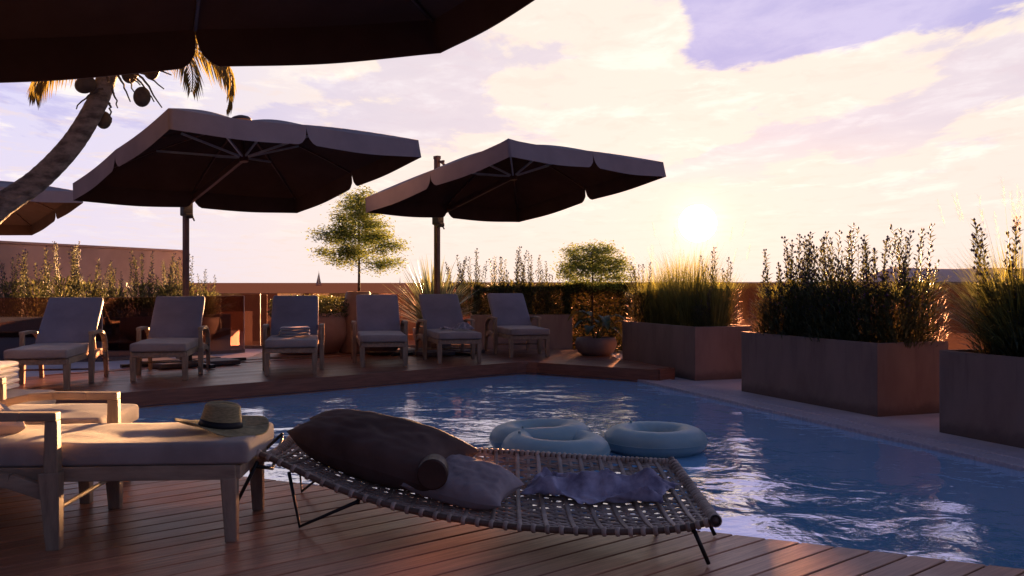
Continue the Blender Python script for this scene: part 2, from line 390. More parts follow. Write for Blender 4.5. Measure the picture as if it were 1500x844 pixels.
# ------------------------------------------------------------------ setting
def flat(name, pts, z, mat, kind='structure', depth=0):
    mb = MB()
    if depth:
        n = len(pts); b = len(mb.v)
        mb.v += [(p[0],p[1],z) for p in pts] + [(p[0],p[1],z-depth) for p in pts]
        mb.f.append(tuple(range(n))); mb.f.append(tuple(range(2*n-1, n-1, -1)))
        for i in range(n): j = (i+1) % n; mb.f.append((i, n+i, n+j, j))
        mb.m = [0]*len(mb.f)
    else: mb.poly([(p[0],p[1],z) for p in pts])
    o = mb.build(name, mat); tag(o, kind=kind); return o

apex = (-5.95,7.36); cor = [(-.05,12.62),(.06,12.70),(.2,12.75),(.36,12.68),(.47,12.59)]
near_r = (4.75,2.19); pr = (1.60,11.80)
near_poly = [(-12,-4),(4.9,-4),(4.9,2.115),(-5.95,7.376),(-12,7.376)]
far_poly = [apex]+cor+[(1.84,11.58),(2.07,11.82),(1.52,13.4),(1.5,15.1),(-4.0,15.1),(-3.88,13.7),(-4.1,12.9),(-5.3,11.4),(-5.9,10.5),(-9,8.2),(-9,7.38)]
pool_poly = [apex]+cor+[(1.60,11.80),(1.78,11.27),near_r]

flat('sea', [(-20000,-20000),(20000,-20000),(20000,20000),(-20000,20000)], -6.0, M['sea'])
# terrace slab with the pool cut out: built as a frame of convex pieces
def slab():
    mb = MB()
    z = FLOOR_Z
    pcs = [[(-5.95,7.36),(-.05,12.62),(.2,12.75),(-4.6,17.6),(-5.6,17.6),(-7.1,24),(-40,24),(-40,7.36)],
           [(.2,12.75),(1.60,11.80),(1.78,11.27),(4.2,11.0),(2.95,14.7),(2.3,17.3),(-1.8,18.0),(-4.6,17.6)],
           [(1.78,11.27),(4.75,2.19),(7.4,2.0),(4.2,11.0)],
           [(4.75,2.19),(4.95,2.09),(8,-6),(9,-6),(7.4,2.0)],
           [(-40,7.36),(-5.95,7.36),(4.75,2.19),(4.95,2.09),(8,-6),(-40,-6)]]
    for p in pcs:
        n = len(p); b = len(mb.v); mb.v += [(a[0],a[1],z) for a in p]; mb.f.append(tuple(range(b,b+n))[::-1]); mb.m.append(0)
    o = mb.build('terrace_floor', M['stone']); tag(o, kind='structure')
    mb = MB(); outer = [(-40,-6),(-40,24),(-7.1,24),(-5.6,17.6),(-4.6,17.6),(-1.8,18.0),(2.3,17.3),(2.95,14.7),(7.4,2.0),(9,-6)]
    for i in range(len(outer)-1):
        a, c = outer[i], outer[i+1]; mb.poly([(a[0],a[1],z),(c[0],c[1],z),(c[0],c[1],-6.5),(a[0],a[1],-6.5)])
    o = mb.build('terrace_edge', M['stone']); tag(o, kind='structure')
slab()

def intervals(poly, u, w):
    # crossings of line v = w in (u,v) frame; poly already in that frame
    xs = []
    n = len(poly)
    for i in range(n):
        (a0,b0),(a1,b1) = poly[i], poly[(i+1)%n]
        if (b0 <= w) != (b1 <= w): xs.append(a0+(a1-a0)*(w-b0)/(b1-b0))
    xs.sort(); return xs
def boards(name, poly, ang, pitch, gap, z, th, mat, splits, seed):
    rnd = random.Random(seed); ca, sa = math.cos(ang), math.sin(ang)
    P = [(p[0]*ca+p[1]*sa, -p[0]*sa+p[1]*ca) for p in poly]
    v0, v1 = min(p[1] for p in P), max(p[1] for p in P)
    mb = MB(); v = math.floor(v0/pitch)*pitch
    def W(u, w, zz): return (u*ca-w*sa, u*sa+w*ca, zz)
    while v < v1:
        a, b = v+gap/2, v+pitch-gap/2
        A, B = intervals(P, 0, a), intervals(P, 0, b)
        if len(A) == len(B) and A:
            for k in range(0, len(A)-1, 2):
                cuts = [0.0]; L = ((A[k+1]-A[k])+(B[k+1]-B[k]))/2
                if L < .02: continue
                if L > splits:
                    c = rnd.uniform(.3, splits)
                    while c < L-.4: cuts.append(c/L); c += rnd.uniform(splits*.7, splits)
                cuts.append(1.0); dz = rnd.uniform(-.0012,.0012)
                for i in range(len(cuts)-1):
                    t0, t1 = cuts[i], cuts[i+1]-(.003/L if i < len(cuts)-2 else 0)
                    e = .0025
                    q = [(A[k]+(A[k+1]-A[k])*t0, a),(A[k]+(A[k+1]-A[k])*t1, a),(B[k]+(B[k+1]-B[k])*t1, b),(B[k]+(B[k+1]-B[k])*t0, b)]
                    # eased edges: lower ring, upper ring inset
                    s_ = len(mb.v)
                    mb.v += [W(*p, z-th) for p in q]+[W(*p, z-e+dz) for p in q]+[W(q[0][0],a+e,z+dz),W(q[1][0],a+e,z+dz),W(q[2][0],b-e,z+dz),W(q[3][0],b-e,z+dz)]
                    for r_ in (0,4):
                        for j in range(4): mb.f.append((s_+r_+j, s_+r_+(j+1)%4, s_+r_+4+(j+1)%4, s_+r_+4+j)); mb.m.append(0)
                    mb.f.append((s_+8,s_+9,s_+10,s_+11)); mb.m.append(0)
        v += pitch
    o = mb.build(name, mat); tag(o, kind='structure'); return o
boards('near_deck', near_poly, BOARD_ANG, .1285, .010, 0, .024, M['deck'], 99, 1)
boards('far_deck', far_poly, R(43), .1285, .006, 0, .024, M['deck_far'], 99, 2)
def inset_slab(name, poly, z0, z1, mat):
    mb = MB(); n = len(poly)
    mb.v += [(p[0],p[1],z1) for p in poly]+[(p[0],p[1],z0) for p in poly]
    mb.f.append(tuple(range(n))); [mb.f.append((i,n+i,n+(i+1)%n,(i+1)%n)) for i in range(n)]; mb.m = [0]*len(mb.f)
    o = mb.build(name, mat); tag(o, kind='structure')
inset_slab('near_deck_base', [(-12,-4),(4.88,-4),(4.88,2.05),(-5.95,7.33),(-12,7.34)], -.139, -.026, M['deck_dark'])
def shrink(poly, k):
    cx = sum(p[0] for p in poly)/len(poly); cy = sum(p[1] for p in poly)/len(poly)
    return [(cx+(p[0]-cx)*k, cy+(p[1]-cy)*k) for p in poly]
inset_slab('far_deck_base', shrink(far_poly, .998), -.139, -.026, M['deck_dark'])
def fascia(name, pts, z0, z1, th, mat):
    mb = MB()
    for i in range(len(pts)-1):
        a, b = V(*pts[i],0), V(*pts[i+1],0); d = (b-a).normalized(); n = V(d.y,-d.x,0)*th
        for (zz0, zz1, o_) in ((z0, (z0+z1)/2-.003, 0), ((z0+z1)/2+.003, z1, 0)):
            mb.hexa([a+V(0,0,zz0), b+V(0,0,zz0), b+n+V(0,0,zz0), a+n+V(0,0,zz0), a+V(0,0,zz1), b+V(0,0,zz1), b+n+V(0,0,zz1), a+n+V(0,0,zz1)])
    o = mb.build(name, mat); tag(o, kind='structure')
fascia('far_deck_fascia', [apex]+cor+[(1.84,11.58),(2.07,11.82),(1.66,13.0)], -.30, .003, .022, M['fascia'])
fascia('near_deck_fascia', [(4.9,2.115),(-5.95,7.376)], -.30, -.004, -.018, M['fascia'])
# pool
pb = MB(); n = len(pool_poly)
pb.v += [(p[0],p[1],-.17 if 0 else FLOOR_Z-.002) for p in pool_poly]+[(p[0],p[1],-1.35) for p in pool_poly]
pb.f.append(tuple(range(n,2*n))); [pb.f.append((i,(i+1)%n,n+(i+1)%n,n+i)) for i in range(n)]; pb.m = [0]*len(pb.f)
tag(pb.build('pool_basin', M['tiles']), kind='structure')
flat('pool_water', shrink(pool_poly, .9985), WATER_Z, M['water'])
cp = MB()
d_ = V(4.75-1.78, 2.19-11.27, 0).normalized(); nn = V(-d_.y, d_.x, 0)
a_ = V(1.78,11.27,0)-d_*.55
t_ = 0
while t_ < 10.2:
    for (o0, o1, zz) in ((-.03,.17,-.131),(.173,.36,-.128)):
        s0, s1 = a_+d_*t_, a_+d_*(t_+.497)
        P = [s0+nn*o0, s1+nn*o0, s1+nn*o1, s0+nn*o1]
        cp.hexa([p+V(0,0,-.18) for p in P]+[p+V(0,0,zz) for p in P])
    t_ += .5
tag(cp.build('pool_coping', M['coping'], bevel=.004), kind='structure')

# headland + wall + boats
hb = MB(); rnd = random.Random(5)
def hill(u, v):
    xx = 1560+u*2600; prof = min(1, u/.06)*(1 if u < .8 else (1-u)/.2)
    zz = (-6 + (74+7*noise.noise(V(u*9,0,0)))*prof*(1-abs(2*v-1)**2)) 
    return (xx, 4000+v*400, zz)
hb.grid(hill, 60, 8); tag(hb.build('headland', M['hill'], smooth=True), kind='structure')
def wall():
    mb = MB(); a, b = V(-7.07,20.1,0), V(-9.3,13.43,0); d = (b-a).normalized(); n2 = V(d.y,-d.x,0)*.25
    mb.hexa([a+V(0,0,FLOOR_Z), b+V(0,0,FLOOR_Z), b+n2*1+V(0,0,FLOOR_Z), a+n2*1+V(0,0,FLOOR_Z), a+V(0,0,1.76), b+V(0,0,1.76), b+n2+V(0,0,1.76), a+n2+V(0,0,1.76)])
    root = empty('garden_wall', (a.x,a.y,FLOOR_Z)); tag(root, 'tall plain brown rendered wall behind the left flower planters', 'wall')
    for v in range(len(mb.v)): mb.v[v] = tuple(Vector(mb.v[v])-V(a.x,a.y,FLOOR_Z))
    mb.build('wall_face', M['wall'], root, bevel=.01)
    cb = MB(); h = 1.76-FLOOR_Z
    o_ = V(a.x,a.y,FLOOR_Z)
    o_ = V(a.x,a.y,0)
    A = a - d*.02 - n2*.1 - o_; B = b - n2*.1 - o_; w_ = n2*1.2
    cb.hexa([A+V(0,0,h+.002),B+V(0,0,h+.002),B+w_+V(0,0,h+.002),A+w_+V(0,0,h+.002),A+V(0,0,h+.045),B+V(0,0,h+.045),B+w_+V(0,0,h+.045),A+w_+V(0,0,h+.045)])
    cb.build('wall_cap', M['wall'], root, bevel=.008)
wall()
def boat(px, Y, hgt, wid, label):
    X = (px-750)/F_PX*Y; root = empty('sailboat', (X,Y,-6)); tag(root, label, 'sailboat', 'boats far out on the sea')
    h = MB(); h.grid(lambda u,v: ((u-.5)*wid*1.3, (v-.5)*wid*.35*math.sin(math.pi*min(1,u*1.0+.02)), 1.8-1.6*math.sin(math.pi*v)*math.sin(math.pi*u)**.4), 12, 6)
    h.build('hull', M['sail'], root, smooth=True)
    m = MB(); m.tube([(0,0,1),(0,0,hgt)], [.3,.15], 6); m.build('mast', M['bark'], root)
    s = MB(); s.poly([(.3,0,2.5),(wid*.42,0,2.8),(wid*.18,.6,hgt*.5),(.3,0,hgt*.94)]); s.build('mainsail', M['sail'], root)
    s = MB(); s.poly([(-.3,0,2.5),(-wid*.48,0,2.6),(-.3,0,hgt*.86)]); s.build('jib', M['sail'], root)
boat(467, 2000, 34, 13, 'sailboat with taller pale sails on the horizon left of the small tree')
boat(586, 2600, 24, 4, 'thin distant mast of a sailboat on the horizon right of the small tree')

# ------------------------------------------------------------------ glass railing
def glass_run(pts, ztop, label):
    a0 = V(*pts[0], FLOOR_Z); root = empty('glass_railing', a0); tag(root, label, 'railing', 'glass railings round the terrace')
    for i in range(len(pts)-1):
        a, b = V(*pts[i],0)-V(a0.x,a0.y,0), V(*pts[i+1],0)-V(a0.x,a0.y,0)
        L = (b-a).length; k = max(1, round(L/2.1)); d = (b-a)/L; nn2 = V(-d.y,d.x,0)
        for j in range(k):
            s0, s1 = a+d*(L*j/k+.008), a+d*(L*(j+1)/k-.008)
            g = MB(); H = ztop-FLOOR_Z
            g.poly([s0+V(0,0,.05),s1+V(0,0,.05),s1+V(0,0,H),s0+V(0,0,H)]); g.build('glass_panel', M['glass'], root)
            e = MB(); e.box((0,0,0),(.006,.013,H-.05), Matrix.Translation(s1+V(0,0,(H+.05)/2)+d*.004)@Matrix.Rotation(math.atan2(d.y,d.x),4,'Z')); e.build('panel_edge', M['glass_edge'], root)
        c = MB(); c.bar(a+V(0,0,.03), b+V(0,0,.03), .05, .06); c.build('base_channel', M['slab'], root)
        c = MB(); c.bar(a+V(0,0,H+.004), b+V(0,0,H+.004), .016, .007); c.build('top_edge', M['metal'], root)
glass_run([(-9.2,14.2),(-6.42,14.45),(-4.75,16.35)], .86, 'glass railing in front of the left flower planters')
glass_run([(-6.9,17.2),(-4.72,17.3),(-1.72,17.45)], .895, 'low glass railing behind the small tree and clay pots')
glass_run([(-1.70,17.7),(2.1,16.95),(2.75,14.6),(7.25,2.1)], 1.1, 'taller glass railing behind the right hand planters, with the sea beyond')

# ------------------------------------------------------------------ parasols
def make_parasol():
    root = empty('cantilever_parasol'); TILT = R(9.5); a = 3.0; ap = .50
    cz = 2.55
    Mx = Matrix.Translation((0,-1.72,cz)) @ Matrix.Rotation(-TILT,4,'X')
    def rim(s):  # s in 0..8 starting at a corner; corners even, mids odd
        c = [(-1,-1),(0,-1),(1,-1),(1,0),(1,1),(0,1),(-1,1),(-1,0)]
        i = int(s) % 8; f = s-int(s); p, q = c[i], c[(i+1)%8]
        return V((p[0]+(q[0]-p[0])*f)*a/2, (p[1]+(q[1]-p[1])*f)*a/2, 0), f
    def top(t, s):
        p, f = rim(s); sag = math.sin(math.pi*f)
        r = p*t; pull = 1-.006*sag*t
        z = ap*(1-t)**1.0 + .05*math.sin(math.pi*t) - .09*sag*t*(1.08-t)*2.0
        # corners droop slightly
        return V(r.x*pull, r.y*pull, z)
    NS = 8*8; cb = MB()
    cb.grid(lambda u, v: Mx @ top(.03+.97*u, v*8), 14, NS)
    canopy = cb.build('canopy', M['canopy'], root, smooth=True)
    lb = MB(); lb.grid(lambda u, v: Mx @ (top(.05+.945*u, v*8)+V(0,0,-.006)), 14, NS); lb.build('underside_shade', M['underside_shade'], canopy, smooth=True)  # added dark layer, paints the shade on the canopy underside
    for w in range(4):   # valance pieces wrap the corners, split at mid-sides
        def val(u, v, off=0.0):
            s = (w*2-1+v*2) % 8
            sm = (w*2-1+v*2)
            p = top(1.0, s); e = min(v, 1-v)
            d = .215+.012*math.sin(v*math.pi*2)**2
            cut = .07*max(0, 1-e/.035)**2
            # the slit opens towards the hem
            k = max(0, 1-e/.06); tang = (top(1.0,(s+.02)%8)-top(1.0,(s-.02)%8)).normalized()*(1 if v < .5 else -1)
            rad_ = V(p.x, p.y, 0).normalized()
            nv = noise.noise(V(sm*1.7, u*.6, w))*.014*u
            return Mx @ (p + rad_*(.010*u+nv-off) + tang*(.022*k*u*u) + V(0,0,-(d-cut)*u))
        vb = MB(); vb.grid(val, 5, 64); vb.build('valance', M['canopy'], canopy, smooth=True)
        vl = MB(); vl.grid(lambda u, v: val(u*.985, v, .004), 5, 64); vl.build('valance_inner_shade', M['underside_shade'], canopy, smooth=True)  # same added layer inside the valance, shade in its colour
    cap = MB(); cap.lathe([(.001,.075),(.05,.07),(.11,.045),(.13,.02),(.13,.0)], (0,0,0), 16); cap.v = [tuple(Mx @ (Vector(p)+V(0,0,ap+.0))) for p in cap.v]; cap.build('finial', M['metal'], root, smooth=True)
    hub = MB(); hub.tube([Mx@V(0,0,ap-.02), Mx@V(0,0,.02)], .022, 10); hub.tube([Mx@V(0,0,.10), Mx@V(0,0,0.0)], .055, 12); hub.tube([Mx@V(0,0,ap-.05), Mx@V(0,0,ap-.12)], .05, 12)
    hub.build('hub', M['metal'], root, smooth=False, bevel=.004)
    for i in range(8):
        rb = MB(); pts = [Mx @ (top(t, i)+V(0,0,-.018)) for t in (.04,.25,.5,.75,.985)]
        for k in range(4): rb.bar(pts[k], pts[k+1], .018, .022)
        rib = rb.build('rib', M['metal'], root)
        sb = MB(); sb.bar(Mx@V(0,0,.05), Mx@(top(.50, i)+V(0,0,-.03)), .020, .024); sb.build('strut', M['metal_sky_tint'], rib)  # struts carry the painted sky reflection
    mb = MB(); mb.box((0,0,(3.02-FLOOR_Z*0)/2),(.062,.088,3.02)); mb.build('mast', M['metal'], root, bevel=.006)
    mb = MB(); mb.box((0,0,3.035),(.075,.10,.05)); mb.box((0,-.09,2.96),(.03,.16,.04), Matrix.Translation((0,-.0,0))@Matrix.Rotation(0,4,'X')); mb.build('mast_cap', M['metal'], root, bevel=.006)
    st = MB(); st.bar((0,-.08,2.97),(0,-.55,2.66),.028,.028); st.build('tie_rod', M['metal'], root)
    ar = MB(); ar.bar((0,-.05,2.16), Mx@V(0,.05,.05), .05, .075); ar.build('arm', M['metal'], root, bevel=.006)
    j = MB(); j.box((0,-.02,2.12),(.13,.15,.26)); j.box((0,-.08,1.99),(.11,.09,.07)); j.build('slider', M['black'], root, bevel=.02)
    kn = MB(); kn.tube([(.03,-.02,1.98),(.09,-.02,1.98)], .018, 8); kn.tube([(.085,-.02,1.98),(.085,-.07,1.93)], .011, 8); kn.build('crank_handle', M['black'], root)
    bs = MB(); bs.bar((-.85,0,.03),(.85,0,.03),.07,.045); bs.bar((0,-.85,.033),(0,.85,.033),.07,.045); bs.box((0,0,.10),(.12,.14,.12)); bs.build('base_cross', M['black'], root, bevel=.005)
    for sx in (-1,1):
        for sy in (-1,1):
            b2 = MB(); b2.box((sx*.30,sy*.30,.04),(.46,.46,.06)); b2.build('ballast_slab', M['slab'], root, bevel=.012)
    return root
GP = 'dark cantilever parasols round the pool'
par = make_parasol()
plist = [((-4.37,12.35,0), R(42), 'large dark square parasol over the left hand loungers, its mast left of the small tree'),
         ((-1.16,14.27,0), R(43.5), 'dark square parasol nearest the sun, over the loungers with the folded grey cloth'),
         ((-11.35,18.5,0), R(44), 'farthest parasol at the left edge, half hidden by the palm trunk'),
         ((-2.67,3.16,0), R(117), 'huge near parasol seen from below across the upper left corner')]
pars = []
for i, (l, rz, lab) in enumerate(plist):
    o = par if i == 0 else copy_tree(par)
    o.location = l; o.rotation_euler.z = rz; tag(o, lab, 'parasol', GP); pars.append(o)
    if i == 3:
        for ch in o.children:
            if ch.name.startswith(('base_cross','ballast')): ch.rotation_euler.z = R(45)

# ------------------------------------------------------------------ loungers
def rbox(mb, x0,x1,y0,y1,z0,z1, rad=.03, top=None, nx=14, ny=26, ex=1, seed=0, Mx=None, puff=.012):
    """soft cushion: a squashed superellipsoid grid"""
    cx, cy, cz = (x0+x1)/2, (y0+y1)/2, (z0+z1)/2; hx, hy, hz = (x1-x0)/2, (y1-y0)/2, (z1-z0)/2
    def prof(t, h):  # t in 0..1 round the section
        return t
    rings = []
    def ss_(a, e): return math.copysign(abs(a)**e, a)
    NU, NV = 44, 16
    b = len(mb.v)
    for j in range(NV+1):
        ph = -math.pi/2+math.pi*j/NV
        cz_, sz_ = ss_(math.cos(ph), .16), ss_(math.sin(ph), .55)
        for i in range(NU):
            th = 2*math.pi*i/NU
            # equalise toward a rounded rectangle
            x, y = ss_(math.cos(th), .13), ss_(math.sin(th), .13)
            p = V(cx+hx*x*cz_, cy+hy*y*cz_, cz+hz*sz_)
            k = noise.noise(V(p.x*3+seed, p.y*3, p.z*2))
            dome = (1-min(1,abs((p.x-cx)/hx))**4)*(1-min(1,abs((p.y-cy)/hy))**6)
            p.z += (puff*dome + puff*.7*k) if sz_ > 0 else 0
            mb.v.append(tuple(Mx@p if Mx else p))
    for j in range(NV):
        for i in range(NU):
            mb.f.append((b+j*NU+i, b+j*NU+(i+1)%NU, b+(j+1)*NU+(i+1)%NU, b+(j+1)*NU+i)); mb.m.append(mb.mi)

def soft_slab(mb, sx, sy, th, Mx, seed=0, puff=.012, nx=18, ny=30, edge=.03):
    """cushion as a closed box grid with rounded edges; local x in [0,sx], y in [0,sy], z in [0,th]"""
    def rr(t, L):  # distribute samples more densely near edges
        return L*(.5-.5*math.cos(math.pi*t)) if 0 else t*L
    us = [0,.004,.012,.03]+[.03+(.94)*i/(nx) for i in range(1,nx)]+[.97,.988,.996,1]
    vs = [0,.003,.009,.02]+[.02+(.96)*i/(ny) for i in range(1,ny)]+[.98,.991,.997,1]
    def inset(d, r):  # height of rounded edge at distance d
        if d >= r: return 0
        return r-math.sqrt(max(0, r*r-(r-d)**2))
    A = {}; B = {}
    for i, u in enumerate(us):
        for j, v in enumerate(vs):
            x, y = u*sx, v*sy; dx, dy = min(x, sx-x), min(y, sy-y)
            e = inset(min(dx, dy), edge)
            # rounded plan corners
            if dx < edge*1.5 and dy < edge*1.5:
                rr_ = edge*1.5; vx, vy = rr_-dx, rr_-dy; m_ = math.hypot(vx, vy)
                if m_ > 0:
                    k = max(vx, vy)/m_
                    x = (x + (vx-vx*k)*(1 if x < sx/2 else -1)); y = (y + (vy-vy*k)*(1 if y < sy/2 else -1))
            dome = math.sin(math.pi*u)**.35*math.sin(math.pi*v)**.35
            nz = noise.noise(V(x*2.6+seed, y*2.6, seed*.7))*.9+noise.noise(V(x*7+seed, y*7, 3))*.3
            side = noise.noise(V(x*4, y*4+seed, 9))*.005
            zt = th - min(e, th*.48) + puff*dome*(.4+nz)
            zb = min(e, th*.48)*.8
            A[i,j] = len(mb.v); mb.v.append(tuple(Mx @ V(x+side, y+side, zt)))
            B[i,j] = len(mb.v); mb.v.append(tuple(Mx @ V(x+side, y+side, zb)))
    I, J = len(us)-1, len(vs)-1
    for i in range(I):
        for j in range(J):
            mb.f.append((A[i,j],A[i+1,j],A[i+1,j+1],A[i,j+1])); mb.f.append((B[i,j],B[i,j+1],B[i+1,j+1],B[i+1,j])); mb.m += [mb.mi]*2
    for i in range(I):
        mb.f.append((B[i,0],B[i+1,0],A[i+1,0],A[i,0])); mb.f.append((A[i,J],A[i+1,J],B[i+1,J],B[i,J])); mb.m += [mb.mi]*2
    for j in range(J):
        mb.f.append((A[0,j],A[0,j+1],B[0,j+1],B[0,j])); mb.f.append((B[I,j],B[I,j+1],A[I,j+1],A[I,j])); mb.m += [mb.mi]*2

def make_lounger(seed=0, pv=1.0):
    """local: foot end at y=0 facing -y, back towards +y, x is the width"""
    root = empty('sun_lounger'); T, TL = M['teak'], M['teak_long']
    W = .27  # half distance of the foot legs
    f = MB()
    for s in (-1,1): f.bar((s*.285,.0,.298),(s*.285,pv+.52,.298),.035,.062)
    f.bar((-.285,.0,.295),(.285,.0,.295),.035,.058); f.bar((-.28,pv+.52,.295),(.28,pv+.52,.295),.035,.055)
    for k in range(9 if pv < 1.1 else 11): f.box((0,.12+k*.155,.318),(.53,.07,.014))
    f.build('seat_frame', TL, root, bevel=.004)
    for s in (-1,1):
        l = MB(); l.bar((s*.275,.03,.272),(s*.275,.02,0),.066,.066,(0,1,0),.05,.05); l.build('leg', T, root, bevel=.005)
        # armrest assembly: tapered post, top arm curving down, rear leg, lower arch
        p = MB(); p.bar((s*.35,.72,.0),(s*.35,.735,.32),.050,.055,(0,1,0),.058,.085); p.bar((s*.35,.728,.318),(s*.35,.728,.532),.050,.058,(0,1,0),.044,.05)
        arm_post = p.build('arm_post', T, root, bevel=.005)
        a = MB(); P = [(.705,.548),(.85,.550),(1.0,.552),(1.12,.545),(1.22,.523),(1.31,.478),(1.365,.41),(1.39,.32)]
        for k in range(len(P)-1): a.bar((s*.35,P[k][0],P[k][1]),(s*.35,P[k+1][0]+.003,P[k+1][1]),.058,.036)
        a.build('armrest', TL, root, bevel=.006)
        r = MB(); r.bar((s*.35,1.38,.33),(s*.35,1.44,0),.05,.06,(0,1,0),.042,.045); r.build('rear_leg', T, root, bevel=.005)
        c = MB(); Q = [(.76,.235),(.9,.285),(1.05,.305),(1.2,.30),(1.36,.255)]
        for k in range(len(Q)-1): c.bar((s*.345,Q[k][0],Q[k][1]),(s*.345,Q[k+1][0]+.002,Q[k+1][1]),.036,.06)
        c.build('side_rail', TL, root, bevel=.004)
    st = MB(); st.tube([(-.33,.74,.15),(.33,.74,.15)], .010, 8); st.build('stretcher', T, root)
    cs = MB(); soft_slab(cs, .60, pv+.13, .090, Matrix.Translation((-.30,-.055,.330)), seed, .019, edge=.019); cs.build('seat_cushion', M['cushion'], root, smooth=True)
    BA = R(42); Mb = Matrix.Translation((0,pv,.37)) @ Matrix.Rotation(BA,4,'X')
    bf = MB()
    for s in (-1,1): bf.bar(Mb@V(s*.27,0,-.012), Mb@V(s*.27,.74,-.012), .04, .03, tuple(Mb.to_3x3()@V(0,0,1)))
    for k in range(7): bf.bar(Mb@V(-.25,.06+k*.105,-.012), Mb@V(.25,.06+k*.105,-.012), .06, .014, tuple(Mb.to_3x3()@V(0,0,1)))
    bf.bar(Mb@V(-.29,.745,-.012), Mb@V(.29,.745,-.012), .045, .03, tuple(Mb.to_3x3()@V(0,0,1)))
    bf.build('backrest_frame', TL, root, bevel=.003)
    bc = MB(); soft_slab(bc, .60, .76, .055, Mb@Matrix.Translation((-.30,.015,.006)), seed+5, .010, edge=.022)
    bc.build('back_cushion', M['sling'], root, smooth=True)
    pr_ = MB()
    for s in (-1,1): pr_.bar(Mb@V(s*.22,.42,-.03),(s*.22,pv+.47,.30),.028,.02)
    pr_.build('back_prop', TL, root)
    return root
LG = 'teak sun loungers with greige cushions'
lng = make_lounger()
FL = [((-4.81,9.33), -.20, 'leftmost lounger of the far row, in front of the far left flower planter'),
      ((-3.94,10.28), -.19, 'sun lounger directly in front of the left parasol mast and base'),
      ((-2.62,10.92), -.19, 'sun lounger carrying a stack of folded white towels'),
      ((-1.66,11.93), -.20, 'empty sun lounger below the small tree, with a dark bowl behind its legs'),
      ((-.71,12.53), -.27, 'sun lounger with a crumpled grey cloth on its seat, by the right parasol mast'),
      ((.26,13.52), -.24, 'rightmost far lounger, empty, beside the hedge planter')]
FLO = []
for i, ((x, y), dx, lab) in enumerate(FL):
    o = lng if i == 0 else copy_tree(lng)
    ln = math.hypot(dx, .97); rz = math.atan2(-dx/ln, .97/ln)
    o.location = (x,y,0); o.rotation_euler.z = rz; tag(o, lab, 'sun lounger', LG); FLO.append(o)
NL = [((-1.19,4.195), (-.995,-.07), 'big front lounger on the near deck with the straw hat on its foot end'),
      ((-2.12,4.87), (-.995,-.07), 'second near lounger, just behind the one with the hat'),
      ((-2.92,5.55), (-.995,-.07), 'third near lounger at the left edge, bearing the stack of pale towels')]
NLO = []; lng2 = make_lounger(3, 1.27)
for i, ((x, y), d, lab) in enumerate(NL):
    o = lng2 if i == 0 else copy_tree(lng2); o.location = (x,y,0); o.rotation_euler.z = math.atan2(d[1], d[0])-math.pi/2; tag(o, lab, 'sun lounger', LG); NLO.append(o)

# ------------------------------------------------------------------ towels, pillow, hat
def towel(name, mat, lx, ly, th, loc, rz, label, cat, group=None, seed=0):
    mb = MB()
    def fn(u, v):   # folded towel: a rounded lozenge section swept along x
        a = 2*math.pi*v; ca, sa = math.cos(a), math.sin(a)
        x = math.copysign(abs(ca)**.25, ca)*lx/2*(1-.015*abs(math.sin(6*u))); z = math.copysign(abs(sa)**.8, sa)*th/2
        y = (u-.5)*ly
        z += noise.noise(V(x*6+seed, y*6, seed))*.004
        k = .93 if u in (0,1) else 1
        return V(x*1, y, z*k+th/2)
    mb.grid(fn, 14, 28)
    b = len(mb.v)
    o = mb.build(name, mat, smooth=True); o.location = loc; o.rotation_euler.z = rz
    # close the ends
    me = o.data
    tag(o, label, cat, group); return o
zt = .432
lab5 = ['bottom pale towel of the stack at the left edge', 'second towel from the bottom of the left edge stack', 'middle pale towel of the left edge stack', 'fourth towel up in the left edge stack', 'topmost pale towel of the stack at the left edge']
for i in range(5):
    towel('folded_towel', M['towel'], .34-.004*i, .42, .034, (-3.27+.008*math.sin(i*2.1), 5.62, zt+i*.0345), R(6+2*math.sin(i*1.7)), lab5[i], 'towel', 'pale towels stacked at the left edge', i)
lab3 = ['bottom white towel folded on the lounger left of the tree', 'middle folded white towel on the lounger left of the tree', 'top folded white towel on the lounger left of the tree']
for i in range(3):
    towel('folded_towel', M['towel'], .38-.01*i, .30, .038, (-2.70+.006*i, 11.42, zt+.004+i*.0385), R(9+2*i), lab3[i], 'towel', 'white towels stacked on a far lounger', 10+i)
def crumple(name, lx, ly, amp, Mx, mat, seed, thick=.006, nu=60, nv=34, base=None, lobes=3.0):
    mb = MB()
    def fn(u, v):
        p = V((u-.5)*lx, (v-.5)*ly, 0)
        n1 = noise.noise(V(p.x*lobes*1.3+seed, p.y*lobes*2.6, seed)); n2 = noise.noise(V(p.x*12+seed, p.y*17, 4)); n3 = noise.noise(V(p.x*5, p.y*5+seed, 7))
        edge = min(1, 7*min(u,1-u,v,1-v))
        r1 = 1-abs(n1)*2.4
        z = amp*(max(0,r1)**1.5*.9+.35*n2*edge+.15)*(.35+.65*edge)
        p += V(n3*.05+n2*.012, n1*.06+.02*noise.noise(V(u*9,seed,1)), 0)
        q_ = Mx @ p
        zb = base(q_.x, q_.y) if base else q_.z
        return V(q_.x, q_.y, zb+.008+max(0,z))
    mb.grid(fn, nu, nv); return mb.build(name, mat, smooth=True, solid=thick)
Mx5 = Matrix.Translation((-.79,12.98,.432)) @ Matrix.Rotation(R(12),4,'Z')
o = crumple('folded_cloth', .42, .30, .085, Mx5, M['towel_grey'], 3.3, base=lambda x,y: .436); tag(o, 'loosely folded grey patterned cloth on the lounger by the right parasol mast', 'towel')

